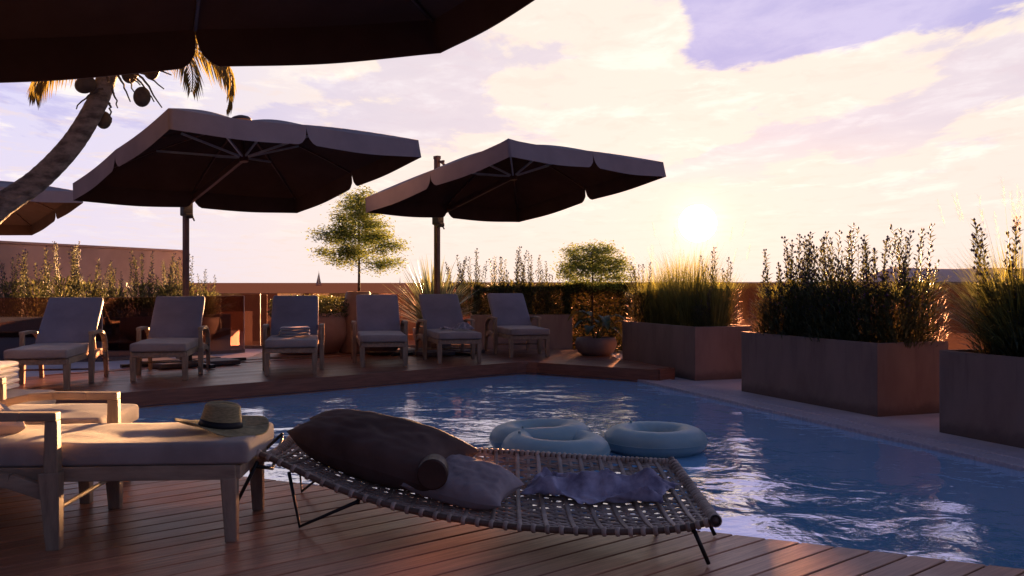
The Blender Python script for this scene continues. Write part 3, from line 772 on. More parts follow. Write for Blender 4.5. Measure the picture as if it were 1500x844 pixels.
def pillow_mesh(L, W, T, Mx, seed=0, nu=40, nv=30, wr=.006, pinch=.12, taper=None):
    mb = MB()
    for side in (1,-1):
        def fn(u, v):
            a, b = 2*u-1, 2*v-1
            px_, py_ = a*(1-pinch*(1-b*b)*0 - pinch*.5*(1-abs(b)**2)*abs(a)**3), b*(1-pinch*.5*(1-abs(a)**2)*abs(b)**3)
            t = max(0,(1-a**4))**.5*max(0,(1-b**4))**.5
            n_ = noise.noise(V(a*2.2+seed, b*2.2, side))*.5+noise.noise(V(a*6+seed, b*5, side*2))*.5
            tp = taper(a) if taper else 1
            return Mx @ V(px_*L/2, py_*W/2*tp, tp**.6*side*(t*T/2*(1+.0*n_)+wr*n_*t**.5*2))
        b0 = len(mb.f); mb.grid(fn, nu, nv)
        if side == 1: pass
    return mb
pm = pillow_mesh(.44,.44,.15, Matrix.Translation((-2.44,4.10,.50)) @ Matrix.Rotation(R(38),4,'Z') @ Matrix.Rotation(R(10),4,'Y'), 2)
tag(pm.build('throw_pillow', M['pillow_warm'], smooth=True), 'warm beige throw pillow against the backrest of the front lounger', 'pillow')

def hat():
    root = empty('straw_hat', (-1.32,4.17,.436), R(20)); root.rotation_euler = (R(4),R(6),R(20)); tag(root, 'wide brimmed straw sun hat with black ribbon lying on the front lounger', 'hat')
    b = MB()
    def brim(u, v):
        a = 2*math.pi*v; r = .085+u*.112*(1+.06*math.sin(a+1))
        z = .016-.004*u + .022*u*u*math.sin(2*a+.4)+.006*u*math.sin(5*a) + .014*u
        return V(r*math.cos(a)*1.05, r*math.sin(a)*.93, max(z,.002))
    b.grid(brim, 14, 72); b.build('brim', M['straw'], root, smooth=True, solid=.004)
    c = MB()
    def crown(u, v):
        a = 2*math.pi*v; t = u
        if t < .62: r = .089-.018*(t/.62); z = .014+.112*(t/.62)
        else:
            k = (t-.62)/.38; r = .071*math.cos(k*math.pi/2)**.75 if k < 1 else 0; z = .126+.018*math.sin(k*math.pi/2)
            z -= .022*max(0,1-abs(r*math.sin(a))/.03)*k
        return V(r*math.cos(a)*1.06, r*math.sin(a)*.92, z)
    c.grid(crown, 24, 56); c.v = [(x,y,.014+(z-.014)*.84) for x,y,z in c.v]; c.build('crown', M['straw'], root, smooth=True, solid=.003)
    r_ = MB(); r_.grid(lambda u,v: V((.0915-.0065*u)*1.06*math.cos(2*math.pi*v), (.0915-.0065*u)*.92*math.sin(2*math.pi*v), .016+.03*u), 2, 56)
    r_.build('ribbon', M['ribbon'], root, smooth=True, solid=.002)
hat()

# ------------------------------------------------------------------ rattan chaise
def catmull(P, t):
    n = len(P)-1; x = min(max(t*n, 0), n-1e-6); i = int(x); f = x-i
    p0, p1, p2, p3 = P[max(i-1,0)], P[i], P[i+1], P[min(i+2,n)]
    return .5*((2*p1)+(p2-p0)*f+(2*p0-5*p1+4*p2-p3)*f*f+(3*p1-p0-3*p2+p3)*f**3)
NR = [V(-1.254,4.13,.378),V(-1.054,4.07,.318),V(-.734,3.965,.207),V(-.43,3.867,.145),V(-.14,3.774,.118),V(.136,3.686,.113),V(.4,3.60,.126),V(.62,3.53,.155),V(.769,3.484,.200)]
FR = [V(-1.127,4.88,.325),V(-.95,4.825,.300),V(-.70,4.745,.272),V(-.42,4.655,.262),V(-.13,4.565,.262),V(.12,4.485,.262),V(.36,4.40,.262),V(.57,4.335,.262),V(.745,4.281,.263)]
def SUR(u, v):
    a, b = catmull(NR, u), catmull(FR, u)
    p = a.lerp(b, v); sg = 4*v*(1-v)
    p.z -= (.07+.03*max(0,1-u*6))*sg
    if u > .8: p.x += .05*sg*(u-.8)/.2
    return p
def SN(u, v):
    e = .01; du = SUR(min(1,u+e),v)-SUR(max(0,u-e),v); dv = SUR(u,min(1,v+e))-SUR(u,max(0,v-e))
    return du.cross(dv).normalized()
def chaise():
    o0 = V(-.25,4.15,0); root = empty('rattan_chaise', o0); tag(root, 'low curved woven rattan chaise on thin black rod legs at the pool edge', 'chaise')
    sh = lambda p: Vector(p)-o0
    NRIB = 39
    # cross bands
    cbm = MB()
    for k in range(NRIB):
        u = .012+.976*k/(NRIB-1); wide = (k % 2 == 0)
        w = .0105 if wide else .0085; off = .007 if wide else .001
        pts = [SUR(u, v/26)+SN(u, v/26)*off for v in range(27)]
        for dd in (0,):
            cbm.tube([sh(p+V(dd,0,0)) for p in pts], w, 8, flat=.42)
    cbm.build('cross_cane', M['rattan'], root, smooth=True)
    # long strands weaving over and under the bands
    ls = MB(); NS_ = 29
    for k in range(NS_):
        v = .03+.94*k/(NS_-1)
        for s2 in (-1,1):
            pts = []
            for i in range(NRIB*2+1):
                u = i/(NRIB*2); ph = math.cos(math.pi*(u*(NRIB-1)*1.0))*(1 if k % 2 else -1)
                pts.append(sh(SUR(u, v+s2*.0068+ .004*math.sin(u*90+k))+SN(u,v)*ph*.0055))
            ls.tube(pts, .0045, 6, caps=False)
    ls.build('long_cane', M['rattan'], root, smooth=True)
    # rails and end rolls
    for nm, fn, r, nw in (('side_rail', lambda t: SUR(t,0), .013, 39), ('side_rail', lambda t: SUR(t,1), .013, 77)):
        rl = MB(); rl.tube([sh(fn(i/60)) for i in range(61)], r, 10); wr = rl; wr.mi = 1
        for k in range(nw):
            t = (.012+.976*k/(nw-1)); p = fn(t); d = (fn(min(1,t+.01))-fn(max(0,t-.01))).normalized()
            if k % 2 or True: wr.tube([sh(p-d*.0095), sh(p-d*.006), sh(p+d*.006), sh(p+d*.0095)], [r+.001, r+.0055, r+.0055, r+.001], 10)
        wr.build(nm, [M['rattan_dark'], M['rattan']], root, smooth=True)
    for nm, fn, r in (('end_roll', lambda t: SUR(0,t), .021), ('end_roll', lambda t: SUR(1,t), .021)):
        rl = MB(); ext = [fn(0)+(fn(0)-fn(.02)).normalized()*.03]+[fn(i/30) for i in range(31)]+[fn(1)+(fn(1)-fn(.98)).normalized()*.02]
        rl.tube([sh(p) for p in ext], r, 14, caps=False); rl.tube([sh(ext[0]+(ext[1]-ext[0])*.2), sh(ext[1])], r-.006, 14)
        wr = rl; wr.mi = 1
        for k in range(38):
            t = (k+.5)/38; p = fn(t); d = (fn(min(1,t+.01))-fn(max(0,t-.01))).normalized()
            wr.tube([sh(p-d*.0085), sh(p-d*.004), sh(p+d*.004), sh(p+d*.0085)], [r-.001, r+.005, r+.005, r-.001], 12)
        wr.build(nm, [M['rattan_dark'], M['rattan']], root, smooth=True)
    def rod(pts, nm='leg'):
        g = MB(); g.tube([sh(p) for p in pts], .0085, 8); g.build(nm, M['black'], root, smooth=True)
    rod([(-1.30,4.20,.008),(-1.135,4.11,.30)])
    rod([(-1.54,4.98,.008),(-1.20,4.82,.31)])
    rod([(-.985,4.07,.262),(-.95,4.125,.008),(-.665,3.98,.155)])
    rod([(-1.12,4.80,.29),(-1.10,4.82,.008),(-.78,4.72,.265)])
    rod([(.764,3.58,.008),(.70,3.56,.15)])
    rod([(.877,3.98,.008),(.80,4.05,.18)])
    rod([(.64,4.07,.008),(.60,4.00,.10)])
    rod([(-1.135,4.11,.28),(-1.16,4.46,.20),(-1.20,4.82,.29)], 'cross_rod'); rod([(-.665,3.98,.15),(-.72,4.35,.10),(-.78,4.72,.23)], 'cross_rod'); rod([(.70,3.56,.14),(.75,3.85,.08),(.80,4.12,.17)], 'cross_rod')
chaise()
# pillow on the chaise
A_, B_ = V(-1.07,4.72,.375), V(-.02,4.10,.215)
ax = (B_-A_).normalized(); wv = V(-.15,-.93,-.30); wv = (wv-ax*wv.dot(ax)).normalized(); nz_ = ax.cross(wv).normalized()
if nz_.z < 0: nz_ = -nz_
Mp = Matrix(((ax.x,wv.x,nz_.x,0),(ax.y,wv.y,nz_.y,0),(ax.z,wv.z,nz_.z,0),(0,0,0,1)))
cen = (A_+B_)/2+V(-.0,-.06,-.015)
Ln = (B_-A_).length
pm = pillow_mesh(Ln*.80, .43, .225, Matrix.Translation(A_.lerp(B_,.385)+V(0,-.060,.004)) @ Mp, 6, 60, 40, .008, .30, lambda a: 1-.62*max(0,-a)**2.2-.10*max(0,a)**2.0)
tag(pm.build('throw_pillow', M['pillow_mauve'], smooth=True), 'dark brown canvas pillow slumped on the upper left half of the rattan chaise', 'pillow')
pm = pillow_mesh(Ln*.40, .34, .13, Matrix.Translation(A_.lerp(B_,.83)+V(-.005,-.075,-.035)) @ Mp, 16, 60, 40, .008, .30, lambda a: 1-.40*max(0,a)**2.0)
tag(pm.build('throw_pillow', M['pillow_pale'], smooth=True), 'paler wrinkled pillow in the middle of the rattan chaise, lower right of the dark one', 'pillow')
cu = bpy.data.objects
bl = MB(); e0, e1 = V(-.349,4.14,.268), V(-.345,3.985,.268)
dd = (e1-e0).normalized()
bl.tube([e0, e0.lerp(e1,.5), e1-dd*.006, e1], [.064,.068,.068,.060], 28); 
tag(bl.build('bolster', M['leather'], smooth=False, bevel=.004), 'round dark end of a leather bolster poking out between the two pillows on the chaise', 'bolster')
# cloth on the chaise
def seat_z(x, y):
    best = None
    for i in range(41):
        for j in range(21):
            p = SUR(i/40, j/20); d = (p.x-x)**2+(p.y-y)**2
            if best is None or d < best[0]: best = (d, p.z)
    return best[1]+.012
Mc = Matrix.Translation((.36,4.10,.2)) @ Matrix.Rotation(R(-22),4,'Z')
o = crumple('crumpled_garment', .66, .19, .075, Mc, M['cloth'], 1.7, .003, 70, 34, seat_z, 3.0); tag(o, 'crumpled pale lavender garment lying across the woven chaise', 'garment')

# ------------------------------------------------------------------ pool rings
def ring(loc, label, R0=.265, r=.115, rz=0, tilt=(0,0)):
    root = empty('swim_ring', loc, rz); root.rotation_euler = (tilt[0], tilt[1], rz); tag(root, label, 'swim ring', 'pale teal inflatable rings floating in the pool')
    m = MB(); NU, NV = 96, 24
    def fn(u, v):
        a, b = 2*math.pi*u, 2*math.pi*v
        wrn = .0042*math.sin(a*48)*(math.cos(b)**2)*.8 + .002*noise.noise(V(math.cos(a)*9,math.sin(a)*9,b))
        rr = r+wrn; hx = math.cos(b); hz = math.sin(b)
        return V((R0+rr*hx*1.06)*math.cos(a), (R0+rr*hx*1.06)*math.sin(a), rr*hz*.86)
    m.grid(fn, NU, NV); m.build('tube', M['vinyl'], root, smooth=True)
    for sgn in (1,):
        s = MB(); s.tube([((R0+r*1.06+.001)*math.cos(2*math.pi*k/72), (R0+r*1.06+.001)*math.sin(2*math.pi*k/72), 0) for k in range(73)], .0035, 5, caps=False); s.build('seam', M['vinyl'], root)
    v = MB(); v.tube([(R0*math.cos(2.2),R0*math.sin(2.2),r*.84),(R0*math.cos(2.2),R0*math.sin(2.2),r*.84+.018)], [.011,.009], 10); v.build('valve', M['vinyl'], root)
wz = WATER_Z+.075
ring((1.085,6.98,wz), 'single pale teal swim ring floating on the right')
ring((.315,6.62,wz+.004), 'nearer of the two overlapping teal swim rings', tilt=(R(2),0), rz=1)
ring((.215,7.02,wz+.02), 'farther of the two overlapping teal swim rings', tilt=(R(-2),R(2)), rz=2)

# ------------------------------------------------------------------ plants
def leaf(mb, p, d, up, L, w, bend=.15):
    d = d.normalized(); s = d.cross(up)
    if s.length < 1e-3: s = V(1,0,0)
    s.normalize(); n_ = s.cross(d)
    b = len(mb.v); m = p+d*L*.45+n_*L*bend*.4; t = p+d*L-n_*L*bend
    mb.v += [tuple(p), tuple(m+s*w/2), tuple(t), tuple(m-s*w/2)]; mb.f.append((b,b+1,b+2,b+3)); mb.m.append(mb.mi)
def rdir(r, el0=-.3, el1=1.0):
    a = r.uniform(0, 2*math.pi); e = r.uniform(el0, el1); return V(math.cos(a)*math.cos(e), math.sin(a)*math.cos(e), math.sin(e))
def bud(mb, p, s):
    b = len(mb.v); mb.v += [(p.x+s,p.y,p.z),(p.x,p.y+s,p.z),(p.x-s,p.y,p.z),(p.x,p.y-s,p.z),(p.x,p.y,p.z+s*1.4),(p.x,p.y,p.z-s*1.1)]
    for f in ((0,1,4),(1,2,4),(2,3,4),(3,0,4),(1,0,5),(2,1,5),(3,2,5),(0,3,5)): mb.f.append(tuple(b+i for i in f)); mb.m.append(mb.mi)
def flower_mesh(seed, spread=.20, h0=.75, h1=1.1, stems=11, low=320, mat='leaf'):
    r = random.Random(seed); st = MB(); fl = MB()
    for k in range(stems):
        a = r.uniform(0, 6.28); rr = spread*math.sqrt(r.random())*.7; base = V(rr*math.cos(a), rr*math.sin(a), 0); H = r.uniform(h0,h1)
        lean = V(math.cos(a), math.sin(a), 0)*r.uniform(.02,.13)
        P = [base+lean*(t*t)*1.0+V(noise.noise(V(seed+k,t*2,0))*.03,noise.noise(V(seed+k,t*2,5))*.03,H*t) for t in [i/7 for i in range(8)]]
        st.tube(P, [.0045*(1-.6*i/7) for i in range(8)], 4, caps=False)
        def at(t): x = min(t*7, 6.999); i = int(x); return P[i].lerp(P[i+1], x-i)
        nL = int(H*52)
        for i in range(nL):
            t = .12+.87*i/nL; p = at(t); aa = i*2.4+k; el = r.uniform(.5,1.1)
            d = V(math.cos(aa)*math.cos(el), math.sin(aa)*math.cos(el), math.sin(el)); L = r.uniform(.055,.105)*(1.15-.5*t)
            leaf(st, p, d, V(0,0,1), L, L*.24, .12)
            if t > .45 and r.random() < .42:
                q_ = p+d*r.uniform(.02,.045); bud(fl, q_, r.uniform(.009,.015)*(1.25-.4*t))
        bud(fl, P[-1], .012)
    for i in range(low):
        a = r.uniform(0,6.28); rr = spread*math.sqrt(r.random())*1.1; z = r.random()**1.3*h0*.86
        p = V(rr*math.cos(a), rr*math.sin(a), z); d = V(math.cos(a),math.sin(a),0)*.5+V(0,0,r.uniform(.3,1.2)); L = r.uniform(.06,.14)
        leaf(st, p, d, V(0,0,1), L, L*.17, .2)
        if r.random() < .08 and z > .2: bud(fl, p+d.normalized()*L*.8, .007)
    return st, fl
FLW = []
for s in range(4):
    a, b = flower_mesh(20+s*7, .22, .62, 1.10, 10, 900)
    FLW.append((a, b))
def flower_plant(idx, loc, sc_, rz, label, mat='leaf', group='purple flowering shrubs in the planters', zs=1.0):
    root = empty('flowering_shrub', loc, rz); tag(root, label, 'shrub', group); root.scale = (sc_,sc_,sc_*zs)
    key = f'{idx}{mat}'
    if key not in flower_plant.cache:
        A, B = FLW[idx]; g = MB(); n0 = len(A.v); g.v = A.v+B.v; g.f = A.f+[tuple(i+n0 for i in f) for f in B.f]; g.m = [0]*len(A.f)+[1]*len(B.f)
        flower_plant.cache[key] = (g.build('foliage', [M[mat], M['flower']], root).data,)
    else:
        for nm, me in zip(('foliage',), flower_plant.cache[key]):
            o = bpy.data.objects.new(nm, me); C.objects.link(o); o.parent = root
    return root
flower_plant.cache = {}

def blade(mb, p, dirh, L, lean, w, curl, segs=6, tip=.0):
    pts = []; ang = lean
    cur = Vector(p); sd = V(-dirh.y, dirh.x, 0)
    b = len(mb.v)
    for i in range(segs+1):
        t = i/segs; ww = w*(1-t**2)*.5+.0004
        mb.v.append(tuple(cur-sd*ww)); mb.v.append(tuple(cur+sd*ww))
        d = dirh*math.sin(ang)+V(0,0,math.cos(ang)); cur = cur+d*(L/segs); ang += curl/segs*(.4+1.2*t)
    for i in range(segs): mb.f.append((b+2*i,b+2*i+1,b+2*i+3,b+2*i+2)); mb.m.append(mb.mi)
    return cur
def grass_mesh(seed, n, L0, L1, rad, w=.006, lean=(.05,.75), curl=(.3,1.5), plumes=0, ex=1.0):
    r = random.Random(seed); g = MB(); pl = MB()
    for i in range(n):
        a = r.uniform(0,6.28); rr = rad*math.sqrt(r.random()); dh = V(math.cos(a+r.uniform(-.5,.5)), math.sin(a+r.uniform(-.5,.5)), 0).normalized()
        blade(g, V(rr*math.cos(a)*ex, rr*math.sin(a), 0), dh, r.uniform(L0,L1), r.uniform(*lean)*(.3+.7*rr/rad), w, r.uniform(*curl))
    for i in range(plumes):
        a = r.uniform(0,6.28); dh = V(math.cos(a), math.sin(a), 0); rr = rad*.6*r.random()
        st = V(rr*math.cos(a), rr*math.sin(a), 0); end = blade(g, st, dh, L1*r.uniform(.95,1.2), r.uniform(.02,.3), w*.6, r.uniform(.1,.4))
        for k in range(36):
            t = k/36; p = end - (dh*.25+V(0,0,1))*(.22*(1-t)); d = (dh*.5+V(0,0,1)+rdir(r,-.5,.5)*.5)
            leaf(pl, p, d, V(0,0,1), r.uniform(.04,.09)*(1-.4*t), .0022, .1)
    return g, pl
def planter(c0, d, L, W, z0, h, label, name='planter_box'):
    """c0: front corner; d: unit along length; width to the left of d"""
    d = V(d[0],d[1],0).normalized(); n2 = V(-d.y, d.x, 0)
    root = empty(name, (c0[0],c0[1],z0)); tag(root, label, 'planter', 'rectangular brown planter boxes')
    T = .035
    def ring_(o): return [d*o+n2*o, d*(L-o)+n2*o, d*(L-o)+n2*(W-o), d*o+n2*(W-o)]
    mb = MB(); O, I = ring_(0), ring_(T)
    b = 0
    mb.v += [tuple(p) for p in O]+[tuple(p+V(0,0,h)) for p in O]+[tuple(p+V(0,0,h)) for p in I]+[tuple(p+V(0,0,h-.12)) for p in I]
    for r_ in (0,4,8):
        for j in range(4): mb.f.append((r_+j, r_+(j+1)%4, r_+4+(j+1)%4, r_+4+j)); mb.m.append(0)
    mb.build('box', M['planter'], root, bevel=.006)
    s = MB(); s.poly([p+V(0,0,h-.06) for p in ring_(T)]); s.build('soil', M['soil'], root)
    return root, d, n2
Z0, HP = FLOOR_Z, .68
dv = (-.348,.9375)
# right planters: origin at the near (front) corner, long side runs away from the viewer, width to the right
def rplanter(corner, label, L=2.16, W=.85):
    d = V(-dv[0],-dv[1],0).normalized()      # towards the viewer
    far = V(corner[0],corner[1],0)-d*L
    return planter((far.x,far.y), (d.x,d.y), L, W, Z0, HP, label), far, d
(P1, _, _), f1, dd1 = rplanter((2.31,11.63), 'right planter with the feathery grass under the sun', 2.0)
(P2, _, _), f2, _ = rplanter((3.37,8.5), 'long middle planter on the right, full of purple flower spikes')
(P3, _, _), f3, _ = rplanter((4.29,5.61), 'nearest planter, cut by the right edge of the picture')
nR = V(-dd1.y, dd1.x, 0)
zs = Z0+HP-.06
# middle right planter: rows of flower spikes
rnd = random.Random(11)
P2L = ['end of the row by the sun','second along from the sun','third along','fourth along, tall and full','fifth along, tallest spikes','sixth along, dense','near end, bushy','near corner, low']
k = 0
names2 = ['flowering shrub at the far left end of the middle right planter', 'low shrub second from the left in the middle right planter', 'narrow spiky shrub left of centre in the middle right planter', 'tall flowering shrub at the centre of the middle right planter', 'tallest shrub just right of centre in the middle right planter', 'dense shrub with many buds third from the near end of the middle right planter', 'shrub with separate upright spikes near the right end of the middle planter', 'purple topped shrub at the near right corner of the middle planter',
          'rear shrub behind the left end of the middle right planter', 'rear shrub behind the centre of the middle right planter', 'rear shrub at the back right of the middle planter', 'rear shrub in the far back corner of the middle right planter']
specs2 = [(.12,.25,.72),(.40,.22,.98),(.70,.25,1.05),(.98,.30,1.0),(1.26,.24,1.12),(1.52,.26,1.02),(1.80,.28,.98),(2.02,.36,1.0),(.35,.6,1.0),(.95,.62,1.05),(1.95,.66,1.08),(.1,.62,.85)]
for i, (t, w_, s_) in enumerate(specs2):
    p = f2+dd1*t+nR*w_
    flower_plant(i % 4, (p.x,p.y,zs), s_*1.02, i*1.3, names2[i])
# grass planter under the sun
def grassplant(loc, seed, n, L0, L1, rad, label, plumes=0, rz=0, w=.006, mat='grass', cat='ornamental grass', name='ornamental_grass', lean=(.05,.55), curl=(.2,1.1), group=None):
    root = empty(name, loc, rz); tag(root, label, cat, group)
    g, pl = grass_mesh(seed, n, L0, L1, rad, w, lean, curl, plumes)
    g.build('blades', M[mat], root)
    if plumes: pl.build('plumes', M['plume'], root)
    return root
GG = 'feathery grass clumps in the planters'
for i, (t, w_, L1_, lb) in enumerate([(.35,.35,.95,'wispy grass clump at the far end of the planter under the sun'),(.85,.42,1.12,'tallest glowing grass clump directly below the sun'),(1.35,.38,1.15,'full grass clump just right of the sun line'),(1.72,.45,.85,'shorter grass clump at the near end of the planter under the sun'),(.2,.7,.8,'low grass clump at the back left of the planter under the sun')]):
    p = f1+dd1*t+nR*w_; grassplant((p.x,p.y,zs), 60+i, 620, .45, L1_, .17, lb, 5, i, .007, lean=(.04,.42), curl=(.1,.8), group=GG)
for i, (t, w_, s_, lb) in enumerate([(1.5,.68,1.0,'thin flowering shrub behind the grass, right of the sun'),(.25,.2,.85,'flowering shrub at the far left of the grass planter'),(1.85,.2,.55,'low dark shrub at the near corner of the grass planter')]):
    p = f1+dd1*t+nR*w_; flower_plant((i+1)%4, (p.x,p.y,zs), s_, i, lb)
# nearest planter
for i, (t, w_, L1_, n_, lb) in enumerate([(.42,.40,1.05,2400,'big pale fountain grass at the right edge of the picture'),(1.1,.42,1.0,900,'fountain grass beyond the right edge of the picture')]):
    p = f3+dd1*t+nR*w_; grassplant((p.x,p.y,zs), 80+i, n_, .5, L1_, .13, lb, 22, i, .007, lean=(.05,1.15), curl=(.3,1.5), group=GG)
for i, (t, w_, s_, lb) in enumerate([(.38,.28,1.06,'purple spiked shrub rising through the fountain grass at the right edge'),(.62,.3,1.1,'tall purple spiked shrub at the very right edge'),(.2,.6,.7,'small shrub at the back corner of the nearest planter')]):
    p = f3+dd1*t+nR*w_; flower_plant((i+2)%4, (p.x,p.y,zs), s_, i*2, lb)
# left planters
dL = V(1.29,1.66,0).normalized()
planter((-6.31,14.80), (dL.x,dL.y), 2.1, .8, Z0, HP, 'left flower planter with its end beside the parasol mast')
planter((-8.72,14.62), (.997,.08), 2.16, .8, Z0, HP, 'far left flower planter behind the first lounger')
nl = V(-dL.y, dL.x, 0)
namesL = ['flowering shrub above the second lounger, left of the mast','tall single spike shrub in the left planter','dense purple shrub just left of the parasol mast','dark shrub against the sky right of the parasol mast','low shrub at the right end of the left planter','bushy shrub at the back of the left planter']
for i, (t, w_, s_) in enumerate([(.2,.35,.86),(.62,.35,1.02),(1.05,.4,.98),(1.5,.4,1.0),(1.85,.3,.75),(1.25,.62,.9)]):
    p = V(-6.31,14.80,0)+dL*t+nl*w_; flower_plant((i+1)%4, (p.x,p.y,zs), s_*1.05, i*1.7, namesL[i], 'leaf_cool')
namesM = ['purple flowering shrub at the left picture edge','second flowering shrub from the left picture edge','flowering shrub with a tall thin spike above the first lounger','bushy flowering shrub at the right end of the far left planter','small flowering shrub behind the first lounger back']
for i, (t, s_) in enumerate([(.55,.98),(.95,1.0),(1.38,1.08),(1.75,.98),(2.0,.8)]):
    p = V(-8.72,14.62,0)+V(.997,.08,0)*t+V(-.08,.997,0)*.4; flower_plant(i%4, (p.x,p.y,zs), s_*1.12, i*2.1, namesM[i], 'leaf_cool')

# hedge helper
def hedge_mesh(sx, sy, h, n, seed, L=.035):
    r = random.Random(seed); mb = MB()
    for i in range(n):
        x, y, z = r.uniform(-sx/2,sx/2), r.uniform(-sy/2,sy/2), r.uniform(0,h)
        # bias to the shell
        ax_ = r.randrange(3)
        if r.random() < .7:
            if ax_ == 0: x = math.copysign(sx/2, x)*(1-abs(r.gauss(0,.05)))
            elif ax_ == 1: y = math.copysign(sy/2, y)*(1-abs(r.gauss(0,.08)))
            else: z = h*(1-abs(r.gauss(0,.06)))
        bmp = .05*noise.noise(V(x*4+seed,y*4,z*4))
        p = V(x+bmp, y+bmp, z+bmp*1.4)
        l = r.uniform(.6,1.3)*L
        leaf(mb, p, rdir(r,-.4,1.2), rdir(r), l, l*.55, .1)
    return mb
# hedge planter behind the last lounger
planter((-.72,16.0), (1,.06), 1.78, .62, Z0, HP, 'hedge planter behind the rightmost far lounger')
root = empty('clipped_hedge', (.17,16.38,zs), math.atan(.06)); tag(root, 'dense dark hedge in the planter behind the rightmost far lounger', 'hedge', 'clipped dark hedges')
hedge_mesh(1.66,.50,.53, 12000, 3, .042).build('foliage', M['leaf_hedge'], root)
namesB = ['flowering spikes just right of the parasol mast','tall flowering shrub above the back of the fifth lounger','flowering shrub at the middle of the hedge planter','upright flowering shrub right of the hedge middle','slim flowering shrub near the right end of the hedge','low flowering shrub at the hedge end by the round tree']
for i, (px_, s_) in enumerate([(664,1.0),(692,1.1),(727,.98),(752,1.13),(779,1.05),(804,1.0)]):
    Y_ = 16.35; flower_plant(i%4, ((px_-750)/F_PX*Y_,Y_,zs), s_*1.02, i*1.1, namesB[i], group='flowering spikes above the hedge')
root = empty('clipped_hedge', (1.55,16.45,Z0)); tag(root, 'dark hedge between the round tree and the sun', 'hedge', 'clipped dark hedges')
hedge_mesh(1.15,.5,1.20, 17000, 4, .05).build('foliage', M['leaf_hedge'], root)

# trees
def tree(loc, H, hw, trunkH, seed, label, name='small_tree', n=9000, levels=8, L=.040, mat='leaf_tree', cone=True):
    r = random.Random(seed); root = empty(name, loc); tag(root, label, 'tree', None)
    tb = MB(); P = [V(.02*math.sin(t*3)*H*.15+.01, .01*math.cos(t*4), H*.93*t) for t in [i/9 for i in range(10)]]
    tb.tube(P, [.020*(1-.85*i/9)+.003 for i in range(10)], 8); lf = MB()
    def at(z): x = min(max(z/(H*.93),0),.999)*9; i = int(x); return P[i].lerp(P[i+1], x-i)
    ends = []
    nb = levels*5
    for i in range(nb):
        f = i/(nb-1); z = trunkH+(H-trunkH)*(f**.9)*.92; a = i*2.399+r.uniform(-.3,.3)
        prof = (math.sin(math.pi*min(1,(.22+f*.80)))**.7) if not cone else (1-.72*f)*(.72+.28*math.sin(math.pi*min(1,f*2.3)))
        rad = hw*prof*r.uniform(.75,1.12)*(.95 if f>.05 else .9)
        b0 = at(z*.98); dz = rad*r.uniform(-.05,.42)
        e = b0+V(math.cos(a)*rad, math.sin(a)*rad, dz); mid = b0.lerp(e,.5)+V(0,0,.06*rad)
        tb.tube([b0, mid, e], [.006,.004,.002], 4, caps=False)
        ends.append((b0, mid, e, rad))
        for k in range(3):
            t = r.uniform(.4,.9); q0 = mid.lerp(e, t); a2 = a+r.choice((-1,1))*r.uniform(.5,1.0); e2 = q0+V(math.cos(a2),math.sin(a2),r.uniform(-.05,.25))*rad*.35
            tb.tube([q0,e2],[.003,.0015],3,caps=False); ends.append((q0,q0.lerp(e2,.5),e2,rad*.5))
    tot = sum(e[3] for e in ends)
    for (b0, mid, e, rad) in ends:
        m_ = int(n*rad/tot)
        for k in range(m_):
            t = r.random()**.7; c = (b0.lerp(mid,t*2) if t < .5 else mid.lerp(e,t*2-1))
            sp = .05+.07*hw
            p = c+V(r.gauss(0,sp*.8), r.gauss(0,sp*.8), r.gauss(0,sp*.52)+.01)
            if (p.xy-at(p.z).xy).length < hw*.10 and p.z < H*.75: continue
            l = L*r.uniform(.6,1.3); leaf(lf, p, rdir(r,-.5,.8), V(0,0,1)+rdir(r)*.5, l, l*.5, .15)
    tb.build('trunk', M['bark'], root, smooth=True); lf.build('crown', M[mat], root)
    return root
tree((-2.44,14.62,.88), 1.70, .80, .42, 4, 'small layered green tree growing from the tall dark pot', n=17000, L=.05)
tree((1.40,16.2,.30), 1.52, .66, .70, 9, 'rounded bushy little tree left of the sun, behind the lounger row', n=12000, cone=False, L=.050)
# hidden container for the second tree is part of the hedge mass; tapered pots
def pot(prof, loc, mat, label, name='plant_pot', cat='pot', soil_r=None, soil_z=None):
    root = empty(name, loc); tag(root, label, cat)
    m = MB(); m.lathe(prof, (0,0,0), 40); m.build('body', M[mat], root, smooth=True, bevel=0)
    if soil_r:
        s = MB(); s.lathe([(soil_r,soil_z),(.001,soil_z+.01)], (0,0,0), 24); s.build('soil', M['soil'], root)
    return root
pot([(.001,0),(.42,0),(.47,.03),(.575,.20),(.60,.32),(.58,.45),(.545,.625),(.52,.63),(.50,.60),(.50,.5)], (-3.17,14.42,0), 'pot', 'big bulging clay pot with a dark shrub, right of the towel lounger', soil_r=.50, soil_z=.56)
root = empty('pot_shrub', (-3.17,14.42,.57)); tag(root, 'low clipped dark shrub growing in the big clay pot', 'shrub')
r_ = random.Random(8); hm = MB()
for i in range(7000):
    a = r_.uniform(0,6.28); rr = .62*math.sqrt(r_.random()); z = r_.uniform(0,.33)*(1-.25*(rr/.62)**3); p = V(rr*math.cos(a), rr*math.sin(a), z); l = r_.uniform(.02,.045)
    leaf(hm, p, rdir(r_,-.3,1.2), rdir(r_), l, l*.6, .1)
hm.build('foliage', M['leaf_hedge'], root)
pot([(.001,0),(.30,0),(.32,.02),(.29,.35),(.235,.75),(.185,.955),(.17,.96),(.165,.93),(.165,.8)], (-2.44,14.62,0), 'pot', 'tall narrow dark pot holding the small tree', soil_r=.168, soil_z=.89)
pot([(.001,0),(.16,0),(.25,.05),(.33,.16),(.35,.27),(.335,.30),(.31,.28),(.30,.2)], (-2.02,14.05,0), 'slab', 'dark rounded bowl on the deck seen under the empty lounger', name='plant_bowl', soil_r=.31, soil_z=.25)
